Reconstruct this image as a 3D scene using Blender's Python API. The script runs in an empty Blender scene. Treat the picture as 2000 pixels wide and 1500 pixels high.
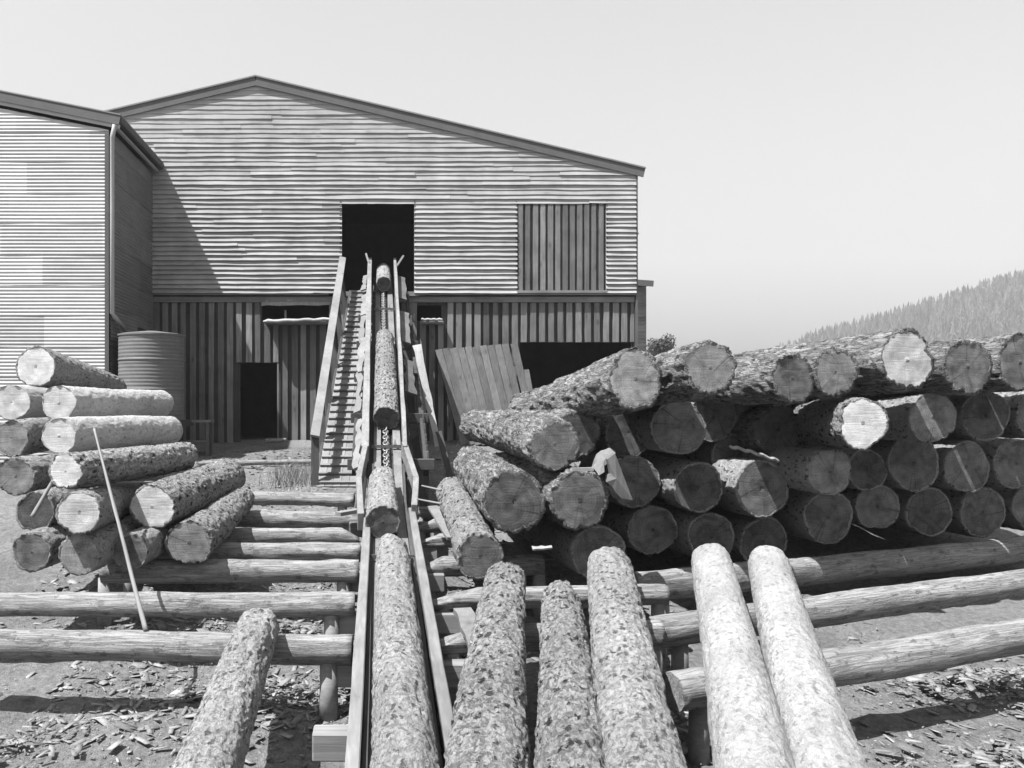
import bpy, math, random
import numpy as np
from mathutils import Vector, Matrix

random.seed(7)
rng = np.random.default_rng(11)
C = bpy.context.scene.collection
PI = math.pi

# ------------------------------------------------------------------ view
F, CU, CV, H = 1700.0, 740.0, 792.0, 2.6          # focal (px of a 2000 px picture), principal point, eye height


def P(u, v, Y):
    return Vector(((u - CU) * Y / F, Y, H - (v - CV) * Y / F))


def ground_z(y):
    y = np.asarray(y, float)
    k = np.clip((y - 11.5) / 3.5, 0, 1)
    k = k * k * (3 - 2 * k)
    return np.where(y < 24.6, .085 * np.maximum(y, -8) - .48 - .24 * (1 - k), .085 * 24.6 - .48)


def deck_z(y):
    return .085 * y


# ------------------------------------------------------------------ noise
def _hash(ix, iy, iz, seed):
    h = (ix.astype(np.int64) * 374761393 + iy.astype(np.int64) * 668265263 + iz.astype(np.int64) * 2147483647 + seed * 974711) & 0xFFFFFFFF
    h = ((h ^ (h >> 13)) * 1274126177) & 0xFFFFFFFF
    h = ((h ^ (h >> 16)) * 2246822519) & 0xFFFFFFFF
    h = h ^ (h >> 15)
    return (h & 0xFFFFFF) / float(0xFFFFFF) * 2 - 1


def vnoise(p, seed=0):
    p = np.asarray(p, float)
    i = np.floor(p)
    f = p - i
    f = f * f * (3 - 2 * f)
    ix, iy, iz = i[..., 0], i[..., 1], i[..., 2]
    r = 0
    for dx in (0, 1):
        wx = f[..., 0] if dx else 1 - f[..., 0]
        for dy in (0, 1):
            wy = f[..., 1] if dy else 1 - f[..., 1]
            for dz in (0, 1):
                wz = f[..., 2] if dz else 1 - f[..., 2]
                r = r + wx * wy * wz * _hash(ix + dx, iy + dy, iz + dz, seed)
    return r


def fbm(p, seed=0, oct=3):
    r, a, t = 0, 1.0, 0
    p = np.asarray(p, float)
    for k in range(oct):
        r = r + a * vnoise(p * 2 ** k, seed + k * 17)
        t += a
        a *= .5
    return r / t


def n1(x, seed=0):
    x = np.asarray(x, float)
    return vnoise(np.stack([x, x * 0 + .37, x * 0 + .71], -1), seed)


# ------------------------------------------------------------------ objects
def tag(o, label=None, cat=None, group=None, kind=None):
    if label: o['label'] = label
    if cat: o['category'] = cat
    if group: o['group'] = group
    if kind: o['kind'] = kind
    return o


def thing(name, loc, label, cat, group=None):
    o = bpy.data.objects.new(name, None)
    o.empty_display_size = .2
    o.location = loc
    C.objects.link(o)
    return tag(o, label, cat, group)


def mesh_np(name, verts, quads, mat, parent=None, tone=None, smooth=False):
    me = bpy.data.meshes.new(name)
    verts = np.asarray(verts, np.float32)
    quads = np.asarray(quads, np.int32)
    k = quads.shape[1]
    me.vertices.add(len(verts))
    me.vertices.foreach_set('co', verts.ravel())
    me.loops.add(quads.size)
    me.loops.foreach_set('vertex_index', quads.ravel())
    me.polygons.add(len(quads))
    me.polygons.foreach_set('loop_start', np.arange(0, quads.size, k, dtype=np.int32))
    me.polygons.foreach_set('loop_total', np.full(len(quads), k, np.int32))
    if smooth:
        me.polygons.foreach_set('use_smooth', np.ones(len(quads), bool))
    if tone is not None:
        a = me.attributes.new('tone', 'FLOAT', 'POINT')
        a.data.foreach_set('value', np.asarray(tone, np.float32))
    me.update(calc_edges=True)
    me.validate()
    me.materials.append(mat)
    o = bpy.data.objects.new(name, me)
    C.objects.link(o)
    if parent: o.parent = parent
    return o


class MB:
    """collects shapes of ONE part in world coordinates"""

    def __init__(s):
        s.v, s.f, s.t = [], [], []

    def add(s, vs, fs, tone=0.):
        b = len(s.v)
        s.v += [tuple(x) for x in vs]
        s.f += [tuple(b + i for i in f) for f in fs]
        s.t += [tone] * len(vs)

    def box(s, x0, x1, y0, y1, z0, z1, tone=0.):
        vs = [(x, y, z) for x in (x0, x1) for y in (y0, y1) for z in (z0, z1)]
        s.add(vs, [(0, 1, 3, 2), (4, 6, 7, 5), (0, 4, 5, 1), (2, 3, 7, 6), (0, 2, 6, 4), (1, 5, 7, 3)], tone)

    def beam(s, a, b, w, h, up=(0, 0, 1), tone=0., seg=1, wav=0., seed=0, w2=None, h2=None, top=False):
        """timber from a to b, w across, h along up; wav roughens the edges; top: a,b lie on the upper face"""
        a, b, up = Vector(a), Vector(b), Vector(up)
        d = (b - a).normalized()
        side = d.cross(up).normalized()
        n = side.cross(d).normalized()
        w2 = w if w2 is None else w2
        h2 = h if h2 is None else h2
        vs = []
        for i in range(seg + 1):
            t = i / seg
            c = a.lerp(b, t)
            ww, hh = w + (w2 - w) * t, h + (h2 - h) * t
            if top: c = c - n * (hh / 2)
            j = [float(q) for q in (n1(np.array([t * seg * .7 + 5.1 * k for k in range(4)]), seed) * wav)] if wav else [0] * 4
            vs += [c + side * (-ww / 2 + j[0]) + n * (-hh / 2), c + side * (ww / 2 + j[1]) + n * (-hh / 2),
                   c + side * (ww / 2 + j[1]) + n * (hh / 2 + j[2] * .3), c + side * (-ww / 2 + j[0]) + n * (hh / 2 + j[3] * .3)]
        fs = []
        for i in range(seg):
            p = 4 * i
            for k in range(4):
                fs.append((p + k, p + (k + 1) % 4, p + 4 + (k + 1) % 4, p + 4 + k))
        fs.append((3, 2, 1, 0))
        e = 4 * seg
        fs.append((e, e + 1, e + 2, e + 3))
        s.add(vs, fs, tone)

    def tube(s, pts, r, n=10, tone=0., cap=True):
        pts = [Vector(p) for p in pts]
        vs, fs = [], []
        prev = None
        for i, p in enumerate(pts):
            d = (pts[min(i + 1, len(pts) - 1)] - pts[max(i - 1, 0)]).normalized()
            x = d.orthogonal().normalized() if prev is None else (prev - d * prev.dot(d)).normalized()
            prev = x
            y = d.cross(x)
            rr = r[i] if hasattr(r, '__len__') else r
            vs += [p + x * math.cos(2 * PI * k / n) * rr + y * math.sin(2 * PI * k / n) * rr for k in range(n)]
        for i in range(len(pts) - 1):
            for k in range(n):
                fs.append((i * n + k, i * n + (k + 1) % n, (i + 1) * n + (k + 1) % n, (i + 1) * n + k))
        if cap:
            fs.append(tuple(range(n - 1, -1, -1)))
            fs.append(tuple((len(pts) - 1) * n + k for k in range(n)))
        s.add(vs, fs, tone)

    def build(s, name, mat, parent=None, smooth=False, bevel=0.):
        me = bpy.data.meshes.new(name)
        off = parent.matrix_basis.translation if parent is not None else Vector((0, 0, 0))
        q = parent.parent if parent is not None else None
        while q is not None:
            off = off + q.matrix_basis.translation
            q = q.parent
        me.from_pydata([tuple(Vector(v) - off) for v in s.v], [], s.f)
        a = me.attributes.new('tone', 'FLOAT', 'POINT')
        a.data.foreach_set('value', np.asarray(s.t, np.float32))
        if smooth:
            for p in me.polygons: p.use_smooth = True
        me.materials.append(mat)
        me.update()
        o = bpy.data.objects.new(name, me)
        C.objects.link(o)
        if parent: o.parent = parent
        if bevel:
            m = o.modifiers.new('bevel', 'BEVEL')
            m.width = bevel
            m.segments = 1
            m.limit_method = 'ANGLE'
        return o


# ------------------------------------------------------------------ materials (a black and white world)
ALB = .575     # overall reflectance level


class NT:
    def __init__(s, name):
        s.m = bpy.data.materials.new(name)
        s.m.use_nodes = True
        s.t = s.m.node_tree
        s.b = s.t.nodes['Principled BSDF']

    def n(s, t, **k):
        x = s.t.nodes.new(t)
        for a, b in k.items(): setattr(x, a, b)
        return x

    def l(s, a, b): s.t.links.new(a, b)

    def val(s, x, i):
        if hasattr(x, 'default_value') or isinstance(x, bpy.types.NodeSocket): s.l(x, i)
        else: i.default_value = x

    def math(s, op, a, b=0., c=0., clamp=False):
        x = s.n('ShaderNodeMath', operation=op, use_clamp=clamp)
        s.val(a, x.inputs[0]); s.val(b, x.inputs[1]); s.val(c, x.inputs[2])
        return x.outputs[0]

    def coord(s, scale=(1, 1, 1), loc=(0, 0, 0)):
        tc = s.n('ShaderNodeTexCoord')
        mp = s.n('ShaderNodeMapping')
        mp.inputs['Scale'].default_value = scale
        mp.inputs['Location'].default_value = loc
        s.l(tc.outputs['Object'], mp.inputs[0])
        return mp.outputs[0]

    def noise(s, vec, scale, detail=4., rough=.55, dist=0.):
        x = s.n('ShaderNodeTexNoise')
        s.l(vec, x.inputs['Vector'])
        x.inputs['Scale'].default_value = scale
        x.inputs['Detail'].default_value = detail
        x.inputs['Roughness'].default_value = rough
        x.inputs['Distortion'].default_value = dist
        return x.outputs['Fac']

    def ramp(s, fac, pts):
        x = s.n('ShaderNodeMapRange')
        s.l(fac, x.inputs[0])
        x.inputs[1].default_value, x.inputs[2].default_value, x.inputs[3].default_value, x.inputs[4].default_value = pts
        return x.outputs[0]

    def tone(s):
        a = s.n('ShaderNodeAttribute', attribute_name='tone')
        return s.math('ADD', a.outputs['Fac'], 1.0)

    def finish(s, value, rough=.8, bump=None, dist=.01, strength=1., spec=.2, metal=0.):
        cmb = s.n('ShaderNodeCombineColor')
        v = s.math('MAXIMUM', s.math('MULTIPLY', value, ALB), .003)
        for i in range(3): s.l(v, cmb.inputs[i])
        s.l(cmb.outputs[0], s.b.inputs['Base Color'])
        s.val(rough, s.b.inputs['Roughness'])
        s.b.inputs['Specular IOR Level'].default_value = spec
        s.b.inputs['Metallic'].default_value = metal
        if bump is not None:
            bp = s.n('ShaderNodeBump')
            bp.inputs['Distance'].default_value = dist
            bp.inputs['Strength'].default_value = strength
            s.l(bump, bp.inputs['Height'])
            s.l(bp.outputs[0], s.b.inputs['Normal'])
        return s.m


def wood(name, base, axis, var=.35, knots=.5, bump=.004, rough=.75):
    t = NT(name)
    sc = [22., 22., 22.]
    sc[axis] = 1.2
    g = t.noise(t.coord(tuple(sc)), 1.0, 5, .6, .6)
    big = t.noise(t.coord((1, 1, 1)), 1.6, 3)
    sc2 = [7., 7., 7.]
    sc2[axis] = 3.0
    vo = t.n('ShaderNodeTexVoronoi')
    t.l(t.coord(tuple(sc2)), vo.inputs['Vector'])
    vo.inputs['Scale'].default_value = .55
    kn = t.math('SMOOTH_MIN', t.math('MULTIPLY', vo.outputs['Distance'], 5.0), 1.0, .2, clamp=True)
    kn = t.ramp(kn, (0, 1, 1 - knots, 1))
    a = t.ramp(g, (.25, .75, 1 - var, 1 + var))
    b = t.ramp(big, (.3, .7, .8, 1.18))
    v = t.math('MULTIPLY', t.math('MULTIPLY', a, b), t.math('MULTIPLY', kn, base))
    v = t.math('MULTIPLY', v, t.tone())
    return t.finish(v, rough, g, bump, .8)


def bark(name, base, pits, scale=1., bumpd=.02, plates=0., stretch=.5, mot=1.):
    t = NT(name)
    oi = t.n('ShaderNodeObjectInfo')
    tc = t.n('ShaderNodeTexCoord')
    sh = t.n('ShaderNodeVectorMath', operation='ADD')
    cr = t.n('ShaderNodeCombineXYZ')
    t.l(t.math('MULTIPLY', oi.outputs['Random'], 31.), cr.inputs[2])
    t.l(tc.outputs['Object'], sh.inputs[0])
    t.l(cr.outputs[0], sh.inputs[1])

    def co(sz):
        mp = t.n('ShaderNodeMapping')
        mp.inputs['Scale'].default_value = (1, 1, sz)
        t.l(sh.outputs[0], mp.inputs[0])
        return mp.outputs[0]
    c1 = co(stretch)
    nz = t.noise(c1, 11 * scale, 7, .66, .9)
    fine = t.noise(co(.8), 55 * scale, 5, .7)
    # knocked-off flakes and knot holes: blobs of many sizes, ragged by noise
    wn = t.n('ShaderNodeTexNoise')
    t.l(co(1), wn.inputs['Vector'])
    wn.inputs['Scale'].default_value = 22 * scale
    wn.inputs['Detail'].default_value = 4
    wv = t.n('ShaderNodeVectorMath', operation='MULTIPLY_ADD')
    t.l(wn.outputs['Color'], wv.inputs[0])
    wv.inputs[1].default_value = (.10 / scale,) * 3
    t.l(co(.6), wv.inputs[2])
    vo = t.n('ShaderNodeTexVoronoi')
    t.l(wv.outputs[0], vo.inputs['Vector'])
    vo.inputs['Scale'].default_value = 12 * scale
    sp = t.n('ShaderNodeSeparateColor')
    t.l(vo.outputs['Color'], sp.inputs[0])
    rad = t.math('MULTIPLY', t.math('POWER', sp.outputs[0], 1.8), .54)
    hole = t.ramp(t.math('SUBTRACT', vo.outputs['Distance'], rad), (-.12, .06, 0, 1))
    # long ragged furrows
    fu = t.noise(co(stretch * .5), 16 * scale, 5, .6, 1.2)
    fur = t.ramp(t.math('ABSOLUTE', t.math('SUBTRACT', fu, .5)), (0, .06, 0, 1))
    v = t.math('MULTIPLY', t.ramp(fine, (.25, .75, .8, 1.18)), t.ramp(nz, (.28, .72, 1 - .28 * mot, 1 + .26 * mot)))
    v = t.math('MULTIPLY', v, t.ramp(hole, (0, 1, 1 - pits, 1)))
    mo = t.noise(co(stretch), 17 * scale, 8, .7, .6)
    area = t.ramp(t.noise(co(.5), 2.6, 3), (.36, .6, .25, 1))
    md = t.math('MULTIPLY', t.math('SUBTRACT', 1., t.ramp(mo, (.34, .5, 0, 1))), area)
    v = t.math('MULTIPLY', v, t.math('SUBTRACT', 1.05, t.math('MULTIPLY', md, pits * .8)))
    v = t.math('MULTIPLY', v, t.ramp(fur, (0, 1, 1 - plates, 1)))
    v = t.math('MULTIPLY', v, t.ramp(t.noise(co(.6), 2.2, 3), (.3, .7, .84, 1.16)))
    v = t.math('MULTIPLY', t.math('MULTIPLY', v, base), t.tone())
    h = t.math('ADD', t.math('MULTIPLY', nz, 1.0), t.math('MULTIPLY', hole, .55 * pits))
    h = t.math('ADD', h, t.math('MULTIPLY', t.ramp(mo, (.34, .5, 0, 1)), .5 * pits))
    h = t.math('ADD', h, t.math('ADD', t.math('MULTIPLY', fur, .5 * plates), t.math('MULTIPLY', fine, .3)))
    return t.finish(v, .92, h, bumpd, 1.0, .08)


def cut(name, base, rings=70., contrast=.25, wear=1.):
    t = NT(name)
    oi = t.n('ShaderNodeObjectInfo')
    co = t.coord((1, 1, 1))
    off = t.n('ShaderNodeVectorMath', operation='MULTIPLY_ADD')
    cb = t.n('ShaderNodeCombineXYZ')
    t.l(t.math('SUBTRACT', oi.outputs['Random'], .5), cb.inputs[0])
    t.l(t.math('SUBTRACT', t.math('FRACT', t.math('MULTIPLY', oi.outputs['Random'], 7.31)), .5), cb.inputs[1])
    t.l(cb.outputs[0], off.inputs[0])
    off.inputs[1].default_value = (.15, .15, 0)
    t.l(co, off.inputs[2])
    ln = t.n('ShaderNodeVectorMath', operation='LENGTH')
    flat = t.n('ShaderNodeVectorMath', operation='MULTIPLY')
    t.l(off.outputs[0], flat.inputs[0])
    flat.inputs[1].default_value = (1, 1, 0)
    t.l(flat.outputs[0], ln.inputs[0])
    wob = t.noise(co, 6, 3)
    r = t.math('ADD', ln.outputs['Value'], t.math('MULTIPLY', wob, .035))
    r = t.math('POWER', r, .85)
    w = t.math('SINE', t.math('MULTIPLY', r, rings * 6.283 / 2.2))
    w2 = t.math('SINE', t.math('MULTIPLY', r, rings * 6.283 / 7.))
    saw = t.noise(t.coord((3, 60, 1)), 1.0, 4, .6, .8)
    big = t.noise(co, 5, 3)
    fine = t.noise(co, 90, 3)
    heart = t.ramp(ln.outputs['Value'], (.04, .17, 1 - .14 * wear, 1.04))
    v = t.math('MULTIPLY_ADD', w, contrast * .22, 1.0)
    v = t.math('MULTIPLY_ADD', w2, contrast * .22, v)
    v = t.math('MULTIPLY', v, t.ramp(saw, (.2, .8, .82, 1.16)))
    v = t.math('MULTIPLY', v, t.ramp(big, (.25, .75, .72, 1.2)))
    v = t.math('MULTIPLY', v, t.ramp(fine, (.25, .75, .85, 1.15)))
    v = t.math('MULTIPLY', v, heart)
    # drying checks: thin dark radial cracks
    ang = t.n('ShaderNodeVectorMath', operation='NORMALIZE')
    t.l(flat.outputs[0], ang.inputs[0])
    ofs = t.n('ShaderNodeVectorMath', operation='ADD')
    t.l(ang.outputs[0], ofs.inputs[0])
    cz_ = t.n('ShaderNodeCombineXYZ')
    t.l(t.math('MULTIPLY', oi.outputs['Random'], 57.), cz_.inputs[2])
    t.l(cz_.outputs[0], ofs.inputs[1])
    ck = t.noise(ofs.outputs[0], 2.6, 2)
    ck = t.math('ABSOLUTE', t.math('SUBTRACT', ck, .5))
    ck = t.ramp(ck, (0.0, .012, 1 - .5 * wear, 1))
    v = t.math('MULTIPLY', v, ck)
    v = t.math('MULTIPLY', v, t.ramp(oi.outputs['Random'], (0, 1, 1 - .34 * wear, 1 + .2 * wear)))
    so = t.n('ShaderNodeVectorMath', operation='ADD')
    t.l(co, so.inputs[0])
    t.l(cz_.outputs[0], so.inputs[1])
    st = t.noise(so.outputs[0], 4.2, 5, .62, .7)
    v = t.math('MULTIPLY', v, t.ramp(st, (.34, .56, 1.08 - .53 * wear, 1.1)))
    v = t.math('MULTIPLY', v, base)
    v = t.math('MULTIPLY', v, t.tone())
    return t.finish(v, .85, t.math('ADD', saw, t.math('MULTIPLY', fine, .6)), .006, .8, .1)


def plain(name, base, var=.2, scale=6., rough=.7, bump=0., metal=0., spec=.3, streak=None):
    t = NT(name)
    co = t.coord((1, 1, 1) if streak is None else streak)
    a = t.noise(co, scale, 5, .6)
    b = t.noise(t.coord((1, 1, 1)), scale * 9, 3)
    v = t.math('MULTIPLY', t.ramp(a, (.25, .75, 1 - var, 1 + var)), base)
    v = t.math('MULTIPLY', v, t.ramp(b, (.25, .75, 1 - var * .4, 1 + var * .4)))
    v = t.math('MULTIPLY', v, t.tone())
    return t.finish(v, rough, b if bump else None, bump or .01, 1., spec, metal)


M = {}
M['siding'] = wood('weatherboard', .49, 0, .10, .3, .003)
M['board_v'] = wood('rough vertical board', .26, 2, .3, .55, .004)
M['board_shaded'] = wood('shade-toned recessed board', .09, 2, .3, .4, .003)  # backing boards, shade of the gaps put into the colour
M['panel'] = wood('pale leaning board', .17, 2, .3, .55, .004)
M['timber_y'] = wood('sawn timber along', .27, 1, .25, .4, .004)
M['timber_x'] = wood('sawn timber across', .30, 0, .25, .4, .004)
M['timber_z'] = wood('timber post', .17, 2, .3, .4, .004)
M['timber_dark'] = wood('dark timber', .10, 1, .3, .4, .004)  # darker timber for beams, stringers, liners and the tank stand
M['ramp'] = wood('ramp deck board', .28, 1, .2, .3, .003)
M['rail'] = wood('handrail plank', .31, 1, .15, .2, .002)
M['slab'] = wood('fresh sawn slab', .36, 2, .2, .4, .004)
M['pole'] = wood('peeled pole', .44, 0, .28, .55, .008, .85)
M['pole_y'] = wood('peeled thin pole', .34, 2, .28, .4, .004, .85)
M['bark_rough'] = bark('rough plated bark', .40, .6, .95, .06, .55, .25, .8)
M['bark_flaky'] = bark('flaky pitted bark', .44, .8, 1.55, .05, .12, .75, .5)
M['bark_mid'] = bark('weathered bark', .47, .62, 1.9, .035, .1, .75, .45)
M['bark_pale'] = bark('pale thin bark', .53, .28, 1.9, .03, .05, .7, .3)
M['cut'] = cut('sawn log end', .30)
M['cut_grazing'] = cut('grazing-toned log end', .21, 64, .36)  # ends at the left of the right pile, dimmed as if sun only grazes them
M['cut_sunlit'] = cut('sun-toned log end', .72, 70, .16, .35)  # log ends lightened to look sunlit
M['cut_shaded'] = cut('shade-toned log end', .20, 60, .32)  # log ends darkened to look shaded
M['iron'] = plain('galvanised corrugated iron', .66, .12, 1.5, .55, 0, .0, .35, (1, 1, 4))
M['iron_shaded'] = plain('shade-toned corrugated iron', .22, .2, 1.2, .6, 0, .0, .3, (1, 1, 3))  # iron darkened as shaded, for the wing's side and the tank
M['fascia'] = plain('painted fascia board', .16, .15, 3, .7, .002)
M['roof'] = plain('roof iron', .30, .15, 2, .6)
M['pipe'] = plain('painted downpipe', .55, .08, 3, .5)
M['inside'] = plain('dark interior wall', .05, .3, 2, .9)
M['chain'] = plain('worn iron chain', .16, .3, 20, .45, .002, .3, .5)
M['chain_bright'] = plain('polished iron link', .42, .3, 20, .4, .002, .5, .5)
M['trunk'] = plain('tree bark', .12, .3, 6, .9)
M['leaf'] = plain('leaf', .08, .35, 1.5, .8)
M['pine'] = plain('pine needles', .09, .4, .2, .85)
M['grassm'] = plain('dry grass', .30, .3, 3, .8)
M['chip'] = plain('bark chip', .26, .45, 5, .9)
M['hill'] = plain('hill soil', .10, .3, .05, .95)


def ground_mat():
    t = NT('sawdust strewn yard earth')
    co = t.coord()
    a = t.noise(co, .9, 5, .6)
    b = t.noise(co, 14, 6, .7)
    c = t.noise(co, 60, 4, .7)
    v = t.math('MULTIPLY', t.ramp(a, (.3, .7, .8, 1.2)), .28)
    v = t.math('MULTIPLY', v, t.ramp(b, (.3, .7, .6, 1.35)))
    v = t.math('MULTIPLY', v, t.ramp(c, (.3, .7, .75, 1.25)))
    h = t.math('ADD', t.math('MULTIPLY', b, 1.), t.math('MULTIPLY', c, .4))
    return t.finish(v, .95, h, .05, 1., .05)


M['ground'] = ground_mat()

# ------------------------------------------------------------------ ground and hill
xs = np.unique(np.concatenate([np.linspace(-12, 12, 150), -np.geomspace(12, 4000, 22), np.geomspace(12, 4000, 22)]))
ys = np.unique(np.concatenate([np.linspace(2, 25, 150), 2 - np.geomspace(.5, 400, 14), 25 + np.geomspace(.5, 4000, 24)]))
X, Y = np.meshgrid(xs, ys)
Z = ground_z(Y)
near = ((np.abs(X) < 13) & (Y > 1) & (Y < 25)).astype(float)
pp = np.stack([X, Y, X * 0], -1)
Z = Z + near * (fbm(pp * .7, 3, 3) * .09 + fbm(pp * 4, 5, 2) * .035)
nx, ny = len(xs), len(ys)
idx = np.arange(nx * ny).reshape(ny, nx)
q = np.stack([idx[:-1, :-1], idx[:-1, 1:], idx[1:, 1:], idx[1:, :-1]], -1).reshape(-1, 4)
g = mesh_np('ground', np.stack([X, Y, Z], -1).reshape(-1, 3), q, M['ground'], smooth=True)
tag(g, kind='structure')


def ridge(x):
    # crest height of the far hill over x (at about 620 m)
    px = np.interp(x, [150, 262, 297, 324, 361, 393, 474, 600, 900], [0, 12, 28, 39, 50, 59, 84, 106, 120])
    return px


hx = np.linspace(140, 640, 70)
hy = np.linspace(420, 900, 50)
HX, HY = np.meshgrid(hx, hy)
prof = np.clip(1 - np.abs(HY - 640) / 220, 0, 1)
prof = prof * prof * (3 - 2 * prof)
HZ = ridge(HX) * prof + 1.0 + fbm(np.stack([HX, HY, HX * 0], -1) * .02, 8, 2) * 2 * prof
HZ = np.where(prof <= 0, .6, HZ)
idx = np.arange(HX.size).reshape(HX.shape)
q = np.stack([idx[:-1, :-1], idx[:-1, 1:], idx[1:, 1:], idx[1:, :-1]], -1).reshape(-1, 4)
tag(mesh_np('hill', np.stack([HX, HY, HZ], -1).reshape(-1, 3), q, M['hill'], smooth=True), kind='structure')


def hill_z(x, y):
    p = np.clip(1 - np.abs(y - 640) / 220, 0, 1)
    return ridge(x) * p * p * (3 - 2 * p) + 1.0


def conifer_np(base, h, r, n, seed):
    """jagged skirts of drooping boughs, tier over tier"""
    g = np.random.default_rng(seed)
    out = []
    tiers = 6
    for k in range(tiers):
        t = k / tiers
        z0 = h * (.10 + .80 * t)
        rr = r * (1 - t) ** .85 * (.8 + .4 * g.random()) + .05 * r
        m = 9 - k
        a0 = g.random() * 6.28 + np.arange(m) * 2 * PI / m + g.normal(0, .15, m)
        top = z0 + h * .24
        le = rr * (.6 + .7 * g.random(m))
        w = 2.1 / m
        tip = np.stack([np.cos(a0) * le, np.sin(a0) * le, z0 + h * .05 * g.normal(size=m)], -1)
        l = np.stack([np.cos(a0 - w) * le * .45, np.sin(a0 - w) * le * .45, np.full(m, z0 + h * .09)], -1)
        q = np.stack([np.cos(a0 + w) * le * .45, np.sin(a0 + w) * le * .45, np.full(m, z0 + h * .09)], -1)
        ap = np.tile(np.array([g.normal(0, .02) * r, 0, top]), (m, 1))
        out.append(np.stack([ap, l, tip], 1).reshape(-1, 3))
        out.append(np.stack([ap, tip, q], 1).reshape(-1, 3))
    return np.concatenate(out) + np.asarray(base)


vs, tn = [], []
k = 0
for i in range(4200):
    x = 225 + 290 * random.random()
    y = 470 + 190 * random.random() ** .7
    z = float(hill_z(np.array(x), np.array(y)))
    if z < 8: continue
    h = 12 + 9 * random.random()
    vv = conifer_np((x, y, z - .5), h, h * .22, 46, i)
    vs.append(vv)
    tn.append(np.full(len(vv), random.uniform(-.65, .9)))
vs = np.concatenate(vs)
fo = mesh_np('pine_forest', vs, np.arange(len(vs)).reshape(-1, 3), M['pine'], tone=np.concatenate(tn))
tag(fo, 'grey pine forest covering the far hillside behind the right log pile', 'forest', kind='stuff')


def broad_tree(x, y, h, r, label, seed, trunk=.16):
    zb = float(ground_z(np.array(y)))
    t = thing('broadleaf_tree', (x, y, zb), label, 'tree', 'trees beyond the log pile')
    mb = MB()
    g = np.random.default_rng(seed)
    mb.tube([(x, y, zb - .1), (x + .1, y, zb + h * .3), (x - .05, y, zb + h * .7)], [trunk * 1.3, trunk, trunk * .4], 8)
    for k in range(7):
        a = g.random() * 2 * PI
        z0 = zb + h * (.3 + .4 * g.random())
        mb.tube([(x, y, z0), (x + math.cos(a) * r * .35, y + math.sin(a) * r * .35, z0 + h * .12), (x + math.cos(a) * r * .75, y + math.sin(a) * r * .75, z0 + h * .2)], [trunk * .5, trunk * .35, trunk * .12], 6)
    mb.build('trunk', M['trunk'], t)
    cl = []
    for k in range(16):
        a, e = g.random() * 2 * PI, g.random()
        q = r * (.3 + .6 * g.random())
        cl.append((math.cos(a) * q, math.sin(a) * q, h * (.45 + .5 * e * (1 - .4 * q / r)), r * (.22 + .25 * g.random())))
    pts, tt = [], []
    for (cx, cy, cz, cr) in cl:
        n = 420
        d = g.normal(size=(n, 3))
        d /= np.linalg.norm(d, axis=1)[:, None]
        c = d * cr * g.random(n)[:, None] ** .4 + np.array([cx, cy, cz])
        s = .05 * r * (.5 + g.random(n))
        u = g.normal(size=(n, 3)); u /= np.linalg.norm(u, axis=1)[:, None]
        w = np.cross(u, d)
        pts.append(np.stack([c - u * s[:, None], c + w * s[:, None], c + u * s[:, None], c - w * s[:, None]], 1).reshape(-1, 3))
        tt.append(np.full(n * 4, g.uniform(-.3, .35)))
    pts = np.concatenate(pts)
    mesh_np('crown', pts, np.arange(len(pts)).reshape(-1, 4), M['leaf'], t, np.concatenate(tt))


broad_tree(26.3, 80, 8.0, 2.1, 'round leafy tree seen between the shed and the top log', 3)
broad_tree(29.2, 84, 6.9, 1.7, 'smaller bushy tree right of the round leafy tree', 4)
broad_tree(45.5, 105, 7.6, 1.7, 'low dark bush-like tree at the foot of the forested hill', 5)

# ------------------------------------------------------------------ the mill
YF = 24.3


def fx(u): return (u - CU) * YF / F


def fz(v): return H - (v - CV) * YF / F


SLOPE = .236
XR, ZR = fx(500), fz(150)                    # ridge
XE = fx(1242)                                # right corner
XL = 2 * XR - XE
ZFLOOR = fz(570)
mill = thing('timber_mill', (XR, YF, 1.55), 'big weatherboard timber mill with a low pitched gable and dark upper loading door', 'mill')
doorway = (fx(668), fx(809), fz(572), fz(393))
shutter = (fx(1010), fx(1183), fz(569), fz(394))


def roofline(x): return ZR - .16 - abs(x - XR) * SLOPE


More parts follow.
